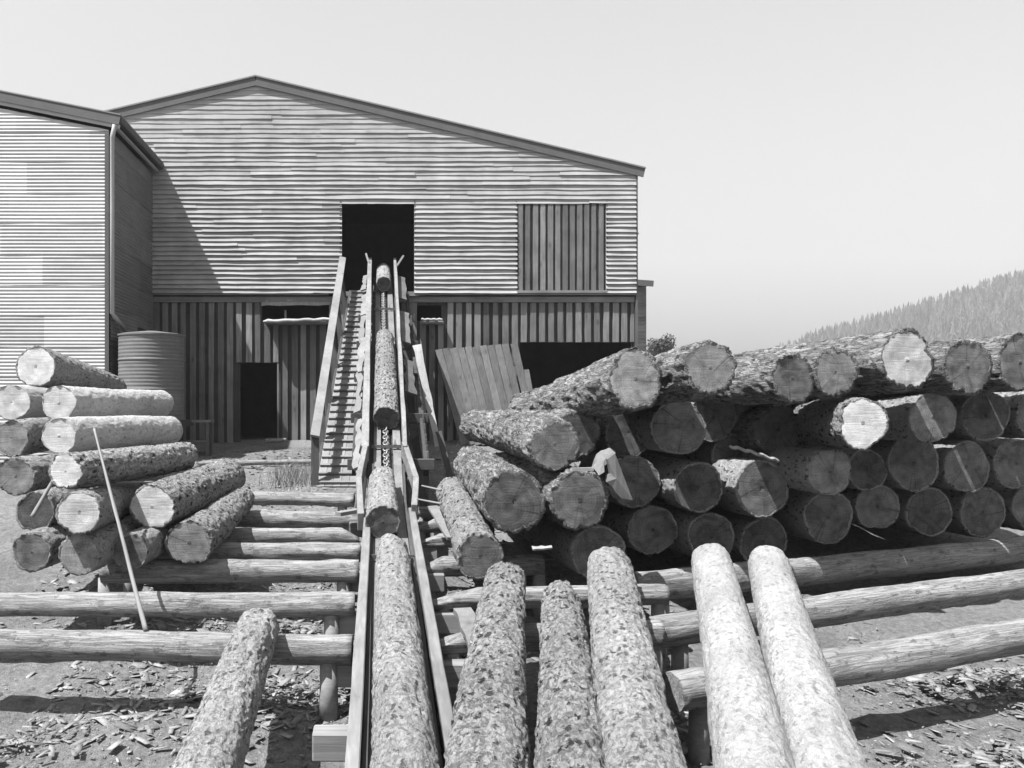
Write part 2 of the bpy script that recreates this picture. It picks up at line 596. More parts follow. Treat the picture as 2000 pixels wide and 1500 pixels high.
mb = MB()
expo = .1315
z = fz(573)
row = 0
while z < ZR - .25:
    hw = (ZR - .25 - z) / SLOPE
    iv = [(max(XL, XR - hw), min(XE, XR + hw))]
    for (a, b, c, d) in (doorway, shutter):
        if z + expo * .5 > c and z + expo * .6 < d:
            new = []
            for (p, r_) in iv:
                if p < a: new.append((p, min(r_, a)))
                if r_ > b: new.append((max(p, b), r_))
            iv = new
    for (p, r_) in iv:
        x = p
        while x < r_ - .01:
            ln = random.uniform(3.2, 6.5)
            e = min(r_, x + ln)
            if r_ - e < .5: e = r_
            tone = random.gauss(0, .04)
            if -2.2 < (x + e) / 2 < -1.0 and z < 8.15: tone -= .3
            n = max(2, int((e - x) / .09))
            xx = np.linspace(x + .002, e - .002, n + 1)
            sd = row * 31 + int(x * 7)
            hfr = (z - 5.7) / 6
            t_ = .080 - .064 * min(1, hfr) + (.012 - .006 * min(1, hfr)) * n1(xx * 1.3, sd) + random.uniform(-.010, .010)
            wv = .017 * n1(xx * .9, sd + 5) + .007 * n1(xx * 4, sd + 9) + random.uniform(-.008, .008)
            vs = []
            for xi, ti, wi in zip(xx, t_, wv):
                vs += [(xi, YF - .004, z + expo + .035), (xi, YF - max(ti, .008), z + wi), (xi, YF + .004, z + wi + .002)]
            fs = []
            for i in range(n):
                q = 3 * i
                fs += [(q, q + 1, q + 4, q + 3), (q + 1, q + 2, q + 5, q + 4)]
            fs += [(0, 2, 1), (3 * n, 3 * n + 1, 3 * n + 2)]
            mb.add(vs, fs, tone)
            x = e
    z += expo
    row += 1
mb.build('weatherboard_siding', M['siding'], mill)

# backing wall with the openings left out, floors, side and back walls
YB = YF + 14
mb = MB()


def sheet_with_holes(mb, x0, x1, z0, z1, y0, y1, holes):
    cx = sorted({x0, x1, *[h[0] for h in holes], *[h[1] for h in holes]})
    cz = sorted({z0, z1, *[h[2] for h in holes], *[h[3] for h in holes]})
    for i in range(len(cx) - 1):
        for j in range(len(cz) - 1):
            mx, mz = (cx[i] + cx[i + 1]) / 2, (cz[j] + cz[j + 1]) / 2
            if mx < x0 or mx > x1 or mz < z0 or mz > z1: continue
            if any(h[0] < mx < h[1] and h[2] < mz < h[3] for h in holes): continue
            mb.box(cx[i], cx[i + 1], y0, y1, cz[j], cz[j + 1])


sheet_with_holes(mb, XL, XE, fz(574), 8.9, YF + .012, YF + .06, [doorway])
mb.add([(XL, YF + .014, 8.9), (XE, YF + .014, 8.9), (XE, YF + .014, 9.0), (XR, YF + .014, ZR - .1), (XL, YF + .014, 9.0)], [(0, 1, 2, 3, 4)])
mb.build('backing_wall', M['board_shaded'], mill)

LOWY = YF + .10
pdoor = (fx(468), fx(541), 1.3, fz(708))
bigdoor = (fx(1017), fx(1236), 1.3, fz(668))
slot1 = (fx(510), fx(642), fz(626), fz(595))
slot2 = (fx(815), fx(863), fz(626), fz(595))
mb = MB()
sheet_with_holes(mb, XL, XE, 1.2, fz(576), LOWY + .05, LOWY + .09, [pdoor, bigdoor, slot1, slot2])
mb.build('lower_backing', M['board_shaded'], mill)
mb = MB()
x = fx(298)
holes = [pdoor, bigdoor, slot1, slot2]
while x < XE - .05:
    w = .155 + random.uniform(-.012, .018)
    xa, xb = x, min(x + w, XE)
    segs = [(1.35, fz(590))]
    for (a, b, c, d) in holes:
        if xb > a + .02 and xa < b - .02:
            new = []
            for (p, r_) in segs:
                if p < c: new.append((p, min(r_, c)))
                if r_ > d: new.append((max(p, d), r_))
            segs = new
    for (p, r_) in segs:
        if r_ - p < .1: continue
        mb.beam((xa + w / 2, LOWY, p + random.uniform(0, .012)), (xa + w / 2 + random.uniform(-.008, .008), LOWY, r_), w, .05 + random.uniform(-.008, .01), (0, -1, 0), random.gauss(-.08, .24), 10, .006, int(x * 50))
    x += .257 + random.uniform(-.012, .012)
mb.build('lower_wall_boards', M['board_v'], mill)

mb = MB()
mb.box(fx(298), XE + .01, YF + .035, YF + .11, fz(590), fz(579), -.1)
mb.box(fx(298), fx(642), YF - .028, YF + .0, fz(576.5), fz(570.5), .0)
mb.box(fx(812), XE + .01, YF - .030, YF + .0, fz(576.5), fz(570.5), .0)
mb.build('ledger_beam', M['timber_x'], mill, bevel=.006)
mb = MB()
mb.box(fx(660), fx(818), YF - .05, YF + .25, ZFLOOR - .12, ZFLOOR + .005)
mb.build('door_sill', M['timber_x'], mill)
mb = MB()
mb.box(fx(667) - .05, fx(667) + .002, YF - .045, YF + .09, doorway[2], doorway[3] + .02)
mb.box(fx(809) - .002, fx(809) + .03, YF - .045, YF + .09, doorway[2], doorway[3] + .02)
mb.build('door_jamb', M['timber_z'], mill)
mb = MB()
mb.beam((pdoor[1] + .02, LOWY - .03, 1.3), (pdoor[1] + .02, LOWY - .03, pdoor[3] - .03), .045, .06, (0, -1, 0), .6)
mb.build('door_post', M['timber_z'], mill)
# projecting shelves under the two slots with a barked rail along the edge
for (u0, u1, v0, v1, r0, r1, dep, sd) in ((514, 652, 628, 623.5, .055, .048, .50, 1), (822, 864, 624, 624, .034, .034, .40, 2)):
    ysh = LOWY - dep
    n = 14
    pts = [P(u0 + (u1 - u0) * i / n, v0 + (v1 - v0) * i / n, ysh) + Vector((0, 0, .012 * math.sin(i * 1.7))) for i in range(n + 1)]
    rr = [max(.02, (r0 + (r1 - r0) * i / n) * (1 if i > 0 else .4) * (1 + .12 * math.sin(i * 2.3))) for i in range(n + 1)]
    mb = MB()
    mb.tube(pts, rr, 9, .5)
    mb.build('slot_rail', M['slab'], mill, True)
    mb = MB()
    zs_ = pts[n].z - .05
    mb.box(pts[0].x + .03, pts[n].x + .05, ysh + .03, LOWY + .04, zs_ - .05, zs_)
    mb.build('slot_shelf', M['timber_x'], mill)
mb = MB()
mb.tube([(fx(556), LOWY + .1, fz(626)), (fx(556), LOWY + .1, fz(604))], [.03, .03], 8)
mb.build('slot_peg', M['slab'], mill, True)
# sawdust ledge board over the left slot
mb = MB()
mb.beam((fx(510), LOWY - .045, fz(592)), (fx(645), LOWY - .045, fz(588)), .14, .03, (0, -1, 0), .2, 12, .04, 5, w2=.2)
mb.build('slot_lintel', M['slab'], mill)
# shutter
mb = MB()
x = shutter[0] + .03
while x < shutter[1] - .05:
    w = .135 + random.uniform(-.015, .015)
    mb.beam((x + w / 2, YF - .012, shutter[2] + .02), (x + w / 2, YF - .012, shutter[3] - .02), w, .035 + random.uniform(-.006, .006), (0, -1, 0), random.gauss(0, .16), 10, .006, int(x * 60))
    x += .203 + random.uniform(-.008, .008)
sh = mb.build('loading_shutter', M['board_v'], mill)
mb = MB()
mb.box(shutter[0] - .02, shutter[1] + .03, YF - .075, YF + .0, shutter[2] - .05, shutter[2] + .02)
mb.build('sill', M['timber_x'], sh)
mb = MB()
mb.box(shutter[0] - .045, shutter[0] - .003, YF - .04, YF + .01, shutter[2] + .021, shutter[3] + .01)
mb.box(shutter[1] + .003, shutter[1] + .045, YF - .04, YF + .01, shutter[2] + .021, shutter[3] + .01)
mb.build('shutter_frame', M['timber_z'], sh)

# gable bargeboards, roof
mb = MB()
ov = .05
for (xe) in (XE + .22, XL - .22):
    mb.beam((XR, YF - ov, ZR - .13), (xe, YF - ov, ZR - .13 - abs(xe - XR) * SLOPE), .045, .26, (0, 0, 1), 0, 24, .003, 3)
mb.build('bargeboard', M['fascia'], mill)
mb = MB()
for sgn, xe in ((1, XE + .25), (-1, XL - .25)):
    n = 60
    for i in range(n):
        y0, y1 = YF - ov - .05 + (YB - YF + .6) * i / n, YF - ov - .05 + (YB - YF + .6) * (i + 1) / n
        zz = .012 if i % 2 else 0
        mb.add([(XR, y0, ZR + .02), (xe, y0, ZR + .02 - abs(xe - XR) * SLOPE), (xe, y1, ZR + .02 - abs(xe - XR) * SLOPE), (XR, y1, ZR + .02),
                (XR, y0, ZR - .02), (xe, y0, ZR - .02 - abs(xe - XR) * SLOPE), (xe, y1, ZR - .02 - abs(xe - XR) * SLOPE), (XR, y1, ZR - .02)],
               [(0, 1, 2, 3), (7, 6, 5, 4), (0, 4, 5, 1), (1, 5, 6, 2), (2, 6, 7, 3), (3, 7, 4, 0)])
mb.build('roof', M['roof'], mill)
mb = MB()
mb.box(XE - .03, XE + .03, YF + .02, YB, 1.2, 8.98)
mb.box(XL - .03, XL + .03, YF + .02, YB, 1.2, 8.98)
mb.box(XL, XE, YB - .06, YB, 1.2, 8.98)
mb.add([(XL, YB, 8.9), (XE, YB, 8.9), (XR, YB, ZR - .05)], [(0, 1, 2)])
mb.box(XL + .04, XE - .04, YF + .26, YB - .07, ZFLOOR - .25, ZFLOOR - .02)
mb.box(XL + .04, XE - .04, YF + .07, YB - .07, 8.72, 8.8)  # ceiling added to keep stray light out of the upper doorway
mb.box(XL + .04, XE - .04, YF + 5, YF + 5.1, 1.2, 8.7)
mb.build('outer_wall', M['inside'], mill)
mb = MB()
mb.box(XE - .01, XE + .045, YF - .035, YF + .05, 1.4, 9.0)
mb.build('corner_board', M['timber_z'], mill)
mb = MB()
mb.beam((XE + .04, YF + .3, fz(462)), (XE + .14, YF + .3, fz(450)), .05, .07)
mb.build('wall_bracket', M['timber_dark'], mill)

# lean-to behind the right corner
ya = 30.0
sa = F / ya
zz = lambda v: H - (v - CV) / sa
xx_ = lambda u: (u - CU) / sa
lt = thing('lean_to_shed', (xx_(1250), ya, 1.55), 'small weatherboard lean-to shed peeping out behind the right corner of the mill', 'shed')
mb = MB()
z = 1.4
k = 0
while z < zz(568):
    mb.add([(XE + .05, ya, z + .145), (xx_(1262), ya, z + .145), (xx_(1262), ya - .03, z), (XE + .05, ya - .03, z), (XE + .05, ya, z), (xx_(1262), ya, z)], [(0, 3, 2, 1), (3, 4, 5, 2)], random.gauss(0, .12))
    z += .125
    k += 1
mb.box(XE + .05, xx_(1262), ya + .005, ya + 5, 1.3, zz(560))
mb.build('shed_wall', M['siding'], lt)
mb = MB()
mb.beam((XE, ya + 2.3, zz(547)), (xx_(1269), ya + 2.3, zz(555.5)), 5.4, .06)
mb.beam((XE, ya - .44, zz(549)), (xx_(1268.5), ya - .44, zz(557.5)), .03, .2)
mb.build('shed_roof', M['fascia'], lt)

# ------------------------------------------------------------------ corrugated wing
YW = 20.4
SW = F / YW
XW = (213 - CU) / SW
wing = thing('iron_clad_wing', (XW, YW, 1.25), 'tall corrugated iron wing at the left with a dark fascia and pale downpipe', 'building')
ZEV = 9.05
XWL = -17.


def corr_sheets(mb, z0, z1, fn, length, pitch=.084, amp=.0062, sheet_h=.72, sheet_l=2.35, clamp=None):
    """horizontal corrugations; fn(s, d, z) maps length s and outward depth d to a point"""
    k = 0
    z = z0
    while z < z1 - .01:
        ze = min(z1, z + sheet_h)
        s = 0.
        off = random.uniform(.3, 1.) * sheet_l
        while s < length - .01:
            e = min(length, s + off)
            off = sheet_l
            n = max(4, int(round((ze - z) / pitch * 8)))
            tone = random.gauss(0, .10)
            d0 = random.uniform(0, .006)
            vs = []
            kk = 6
            for i in range(n + 1):
                zi = z + (ze - z + .02) * i / n
                for j in range(kk + 1):
                    sj = s + (e - s) * j / kk
                    d = amp * math.sin(2 * PI * (zi) / pitch) + d0 + .008 * (1 - i / n) + .004 * float(math.sin(sj * 3.1 + z * 2))
                    if clamp: sj = min(sj, clamp(zi))
                    vs.append(fn(sj, d, zi))
            fs = []
            for i in range(n):
                for j in range(kk):
                    q = i * (kk + 1) + j
                    fs.append((q, q + 1, q + kk + 2, q + kk + 1))
            mb.add(vs, fs, tone)
            s = e
        z = ze
        k += 1


LW = XW - XWL
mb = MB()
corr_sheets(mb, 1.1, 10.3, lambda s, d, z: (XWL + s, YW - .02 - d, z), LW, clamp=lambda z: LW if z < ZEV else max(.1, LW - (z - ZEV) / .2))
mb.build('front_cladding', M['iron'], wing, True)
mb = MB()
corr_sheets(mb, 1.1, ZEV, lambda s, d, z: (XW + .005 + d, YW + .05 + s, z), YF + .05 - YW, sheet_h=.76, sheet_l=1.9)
mb.build('side_cladding', M['iron_shaded'], wing, True)
mb = MB()
mb.box(XWL, XW - .02, YW, YW + .05, 1.1, 9.0)
mb.box(XW - .05, XW - .01, YW + .05, YF - .03, 1.1, 9.0)
mb.box(XWL, XWL + .05, YW + .05, YF - .03, 1.1, 9.0)
mb.build('wall_frame', M['inside'], wing)
mb = MB()
mb.box(XW - .085, XW + .012, YW - .055, YW - .035, 1.1, 8.95, -.2)  # dark tone stands for the shadow gap beside the downpipe
mb.build('corner_strip', M['fascia'], wing)
XRW, yo = -12.5, YW - .09
zs = ZEV + .32
mb = MB()
xe = XW + .28
zr_ = lambda x: zs + (xe - x) * .2 if x > XRW else zs + (xe - XRW) * .2 - (XRW - x) * .2
mb.beam((xe, yo, zr_(xe) - .11), (XRW, yo, zr_(XRW) - .11), .03, .22)
mb.beam((XRW, yo, zr_(XRW) - .11), (XWL - .3, yo, zr_(XWL - .3) - .11), .03, .22)
mb.build('fascia_board', M['fascia'], wing)
mb = MB()
mb.beam((xe - .01, yo + .03, zr_(xe) - .26), (XRW, yo + .03, zr_(XRW) - .26), .03, .09)
mb.build('eave_strip', M['pipe'], wing)
mb = MB()
for (a, b) in ((xe + .02, XRW), (XRW, XWL - .3)):
    mb.add([(a, yo - .03, zr_(a) + .03), (b, yo - .03, zr_(b) + .03), (b, YF + 2.2, zr_(b) + .03), (a, YF + (-.02 if a > -8 else 2.2), zr_(a) + .03),
            (a, yo - .03, zr_(a)), (b, yo - .03, zr_(b)), (b, YF + 2.2, zr_(b)), (a, YF + (-.02 if a > -8 else 2.2), zr_(a))],
           [(3, 2, 1, 0), (4, 5, 6, 7), (0, 1, 5, 4), (1, 2, 6, 5), (2, 3, 7, 6), (3, 0, 4, 7)])
mb.build('wing_roof', M['roof'], wing)
mb = MB()
mb.beam((xe + .0, yo + .02, zs - .10), (xe + .0, YF - .05, zs - .10), .10, .17, tone=-.25)
mb.build('gutter', M['fascia'], wing, bevel=.02)
mb = MB()
mb.beam((xe - .13, yo + .1, zs - .24), (xe - .13, YF - .05, zs - .24), .07, .06)
mb.build('side_eave_strip', M['pipe'], wing)
px = XW + .07
mb = MB()
zb1, zb2 = 2.6 + (792 - 612) / SW, 2.6 + (792 - 645) / (F / 21.2)
mb.tube([(px + .1, YW - .1, zs - .22), (px, YW + .0, zs - .5), (px, YW + .0, 7.2), (px, YW + .0, zb1), (px + .03, YW + .08, zb1 - .06), (px + .08, YW + .75, zb2)], .055, 10)
mb.build('downpipe', M['pipe'], wing, True)
mb = MB()
mb.box(XW + .02, XW + .04, 22.75, 23.55, 4.25, 4.65)  # dark sheet standing in for the shade inside a small opening
mb.build('dark_opening', M['inside'], wing)

# ------------------------------------------------------------------ rain tank
tx, ty, tr = -5.42, 20.75, .765
tz0, tz1 = 2.25, 4.28
tank = thing('rainwater_tank', (tx, ty, 1.2), 'round corrugated iron rainwater tank standing in the shade beside the wing', 'tank')
n = 72
rows = []
zt = np.linspace(tz0, tz1, 190)
for zz_ in zt:
    r = tr + .0035 * math.sin(2 * PI * zz_ / .085) + (.012 if (zz_ - tz0) % .7 < .05 else 0)
    if zz_ > tz1 - .05: r = tr + .022
    rows.append([(tx + r * math.cos(2 * PI * k / n), ty + r * math.sin(2 * PI * k / n), zz_) for k in range(n)])
mb = MB()
fs = []
for i in range(len(rows) - 1):
    for k in range(n):
        fs.append((i * n + k, i * n + (k + 1) % n, (i + 1) * n + (k + 1) % n, (i + 1) * n + k))
mb.add([p for r in rows for p in r], fs)
mb.build('tank_shell', M['iron_shaded'], tank, True)
mb = MB()
mb.tube([(tx, ty, tz1 - .01), (tx, ty, tz1 + .02), (tx, ty, tz1 + .09)], [tr + .02, tr * .9, .15], 48)
mb.build('tank_lid', M['iron_shaded'], tank)
mb = MB()
for dx in (-.5, 0, .5): mb.box(tx + dx - .09, tx + dx + .09, ty - .75, ty + .75, 1.15, 2.1)
mb.box(tx - .82, tx + .82, ty - .82, ty + .82, 2.1, 2.24)
mb.build('tank_stand', M['timber_dark'], tank)

# dim bench by the wall
by = 21.6
bx = (372 - CU) * by / F
bench = thing('work_bench', (bx, by, 1.36), 'dim low work bench beside the rainwater tank against the dark boards', 'bench')
mb = MB()
mb.box(bx - .5, bx + .55, by - .25, by + .25, 2.18, 2.24)
mb.build('bench_top', M['timber_x'], bench)
for dx in (-.42, .46):
    for dy in (-.18, .18):
        mb = MB()
        mb.box(bx + dx - .04, bx + dx + .04, by + dy - .04, by + dy + .04, 1.3, 2.18)
        mb.build('leg', M['timber_z'], bench)
mb = MB()
mb.box(bx - .38, bx + .42, by - .22, by + .22, 1.7, 1.74)
mb.build('lower_shelf', M['timber_x'], bench)

# ------------------------------------------------------------------ logs
KINDS = {  # material, amplitude, frequency round, frequency along, rim
    'rough': ('bark_rough', .026, 11., 4.5, .032),
    'flaky': ('bark_flaky', .014, 17., 8., .018),
    'mid': ('bark_mid', .013, 14., 6., .018),
    'pale': ('bark_pale', .007, 12., 5., .010),
}
LOGN = [0]


def make_log(label, front, back, df, db, kind='mid', endmat='cut', group=None, n=88, m=110, name='log', tone=0., bend=.02, squash=0., lump=.0):
    LOGN[0] += 1
    sd = LOGN[0] * 13
    a, b = Vector(front), Vector(back)
    d = b - a
    L = d.length
    mat, amp, fr, fa, rim = KINDS[kind]
    t = thing(name, a, label, 'log', group)
    t.rotation_mode = 'QUATERNION'
    t.rotation_quaternion = d.to_track_quat('Z', 'Y')
    th = np.linspace(0, 2 * PI, n, endpoint=False)
    zz = np.linspace(0, 1, m)
    TH, ZZ = np.meshgrid(th, zz)
    R = (df + (db - df) * ZZ) / 2
    z = ZZ * L
    ph = sd * .7
    squash = squash or .035 * math.sin(sd * 1.7)
    R = R * (1 + squash * np.cos(2 * (TH - ph)) + .022 * np.sin(3 * TH + ph) + .012 * np.sin(5 * TH + ph * 2))
    p = np.stack([np.cos(TH) * R, np.sin(TH) * R, z], -1)
    big = fbm(np.stack([np.cos(TH) * .5, np.sin(TH) * .5, z * .9], -1) * 2.2, sd, 2)
    q = p * np.array([fr, fr, fa])
    warp = vnoise(p * np.array([6, 6, 3]), sd + 3) * .8
    q = q + warp[..., None]
    rid = 1 - np.abs(fbm(q, sd + 1, 3)) * 2.2
    fine = fbm(q * 2.7, sd + 2, 2)
    disp = amp * 1.35 * (rid * .9 + fine * .45) + big * (amp * .7 + lump)
    if kind in ('rough', 'flaky'):
        flake = vnoise(p * np.array([9, 9, 5]), sd + 4)
        disp = disp - np.where(flake > .45, amp * .9, 0)
    R2 = R - rim * .5 + disp
    bx_ = bend * L * .25 * np.sin(PI * ZZ) * math.cos(ph)
    by_ = bend * L * .25 * np.sin(PI * ZZ) * math.sin(ph)
    V = np.stack([np.cos(TH) * R2 + bx_, np.sin(TH) * R2 + by_, z], -1)
    # ragged ends
    V[0, :, 2] += (vnoise(np.stack([np.cos(th) * 4, np.sin(th) * 4, th * 0], -1), sd + 6) * .012 - .004)
    V[-1, :, 2] += vnoise(np.stack([np.cos(th) * 4, np.sin(th) * 4, th * 0], -1), sd + 7) * .02
    # wood radius at the ends
    wf = np.maximum(R2[0] - rim * (.8 + .5 * vnoise(np.stack([np.cos(th) * 3, np.sin(th) * 3, th * 0 + 2], -1), sd)) - amp * .6, R2[0] * .6)
    wb = R2[-1] - rim
    inner_f = np.stack([np.cos(th) * wf, np.sin(th) * wf, th * 0 + .004], -1)
    inner_b = np.stack([np.cos(th) * wb, np.sin(th) * wb, th * 0 + L - .004], -1)
    allv = np.concatenate([inner_f[None], V, inner_b[None]]).reshape(-1, 3)
    mm = m + 2
    idx = np.arange(mm * n).reshape(mm, n)
    nxt = np.roll(idx, -1, 1)
    quads = np.stack([idx[:-1], nxt[:-1], nxt[1:], idx[1:]], -1).reshape(-1, 4)
    tn = np.full(len(allv), tone)
    mesh_np('bark', allv, quads, M[mat], t, tn, True)

    def disc(w, zc, flip, s2):
        k = 9
        rr = np.linspace(.02, 1, k)
        pts = []
        for r in rr:
            zz2 = zc + (vnoise(np.stack([np.cos(th) * w * r * 9, np.sin(th) * w * r * 9, th * 0], -1), s2) * .006) * (1 if r < 1 else 0)
            pts.append(np.stack([np.cos(th) * w * r, np.sin(th) * w * r, zz2], -1))
        pts = np.concatenate(pts)
        idx = np.arange(k * n).reshape(k, n)
        nx2 = np.roll(idx, -1, 1)
        qd = np.stack([idx[:-1], idx[1:], nx2[1:], nx2[:-1]], -1).reshape(-1, 4)
        tri = np.stack([idx[0, ::2], nx2[0, ::2], np.roll(idx, -2, 1)[0, ::2], np.full(len(idx[0, ::2]), len(pts))], -1)
        pts = np.concatenate([pts, [[0, 0, float(pts[:n, 2].mean())]]])
        cen = np.stack([np.full(n, len(pts) - 1), idx[0], nx2[0], np.full(n, len(pts) - 1)], -1)[:, :3]
        if flip: qd = qd[:, ::-1]
        fl = [tuple(x) for x in qd] + [tuple(x) for x in cen]
        me = bpy.data.meshes.new('cut_end')
        me.from_pydata(pts.tolist(), [], fl)
        me.materials.append(M[endmat])
        for pl in me.polygons: pl.use_smooth = True
        o = bpy.data.objects.new('cut_end', me)
        C.objects.link(o)
        o.parent = t
        return o

    disc(wf * 1.004, .002, True, sd + 8)
    disc(wb * 1.004, L - .002, False, sd + 9)
    return t


def pixlog(label, u, v, px, Y, L=4.5, yaw=0., pitch=0., db=None, back=None, **k):
    """front end seen at (u, v), px wide, at distance Y; runs back by L with yaw (deg, + to the right) and pitch"""
    a = P(u, v, Y)
    df = px * Y / F
    if back is None:
        yw, pt = math.radians(yaw), math.radians(pitch)
        b = a + Vector((math.sin(yw) * math.cos(pt), math.cos(yw) * math.cos(pt), math.sin(pt))) * L
    else:
        b = P(*back)
    return make_log(label, a, b, df, db or df * .92, **k)


GL = 'logs in the left pile'
for args in (
    dict(label='topmost log of the left pile, its bright end cut by the picture edge', u=70, v=716, px=78, Y=12.8, back=(226, 757, 16.6), db=.42, kind='mid', endmat='cut_sunlit'),
    dict(label='second log down in the left pile, bright sunlit end, body running to the tank', tone=.28, u=115, v=787, px=69, Y=10.9, back=(314, 788, 14.6), db=.45, kind='pale', endmat='cut_sunlit'),
    dict(label='third log down in the left pile, its smooth side behind the leaning pole tip', tone=.28, u=115, v=851, px=70, Y=9.7, back=(332, 840, 13.0), db=.41, kind='pale', endmat='cut_sunlit'),
    dict(label='fourth log down in the left pile, with torn bark and a ringed bright end', tone=.28, u=128, v=920, px=72, Y=8.8, back=(362, 890, 12.0), db=.385, kind='flaky', endmat='cut_sunlit'),
    dict(label='fifth log down in the left pile, wide bright ringed end touching the shaded log below', u=155, v=1001, px=85, Y=8.65, back=(300, 968, 13.0), db=.42, kind='mid', endmat='cut_sunlit'),
    dict(label='lowest log of the left pile with its end half in sun, half in shadow', u=155, v=1083, px=82, Y=8.75, L=4., yaw=3, kind='mid', endmat='cut'),
    dict(label='shaded bottom log of the left pile right behind the leaning pole', u=253, v=1078, px=72, Y=9.15, L=4., yaw=4, kind='mid', endmat='cut_shaded'),
    dict(label='stout log on top at the right of the left pile, with a bright end', u=297, v=990, px=88, Y=9.66, back=(445, 930, 13.1), db=.54, kind='flaky', endmat='cut_sunlit'),
    dict(label='log hidden behind the stout log, only its sunlit far hump showing', u=232, v=985, px=66, Y=10.9, back=(364, 926, 13.6), db=.5, kind='mid', endmat='cut'),
    dict(label='rightmost log of the left pile, shaggy bark, mostly shaded end low on the skids', u=370, v=1060, px=90, Y=9.66, back=(472, 975, 12.6), db=.37, kind='flaky', endmat='cut'),
    dict(label='shaded bottom log at the left picture edge beside the half-lit log', u=62, v=1078, px=78, Y=9.3, L=4., yaw=2, kind='mid', endmat='cut_shaded'),
    dict(label='shaded log above the bottom log at the left picture edge', u=68, v=1000, px=78, Y=9.7, L=4., yaw=2, kind='mid', endmat='cut_shaded'),
    dict(label='dim log left of the fourth bright log end, half cut by the picture edge', u=30, v=930, px=74, Y=10.0, L=4.5, yaw=2, kind='mid', endmat='cut'),
    dict(label='dim log left of the third bright log end, half cut by the picture edge', u=22, v=856, px=70, Y=10.6, L=4.5, yaw=2, kind='mid', endmat='cut'),
    dict(label='pale log end left of the second log down, at the left frame edge', u=24, v=786, px=70, Y=11.7, L=4.5, yaw=2, kind='pale', endmat='cut_sunlit'),
):
    pixlog(group=GL, **args)

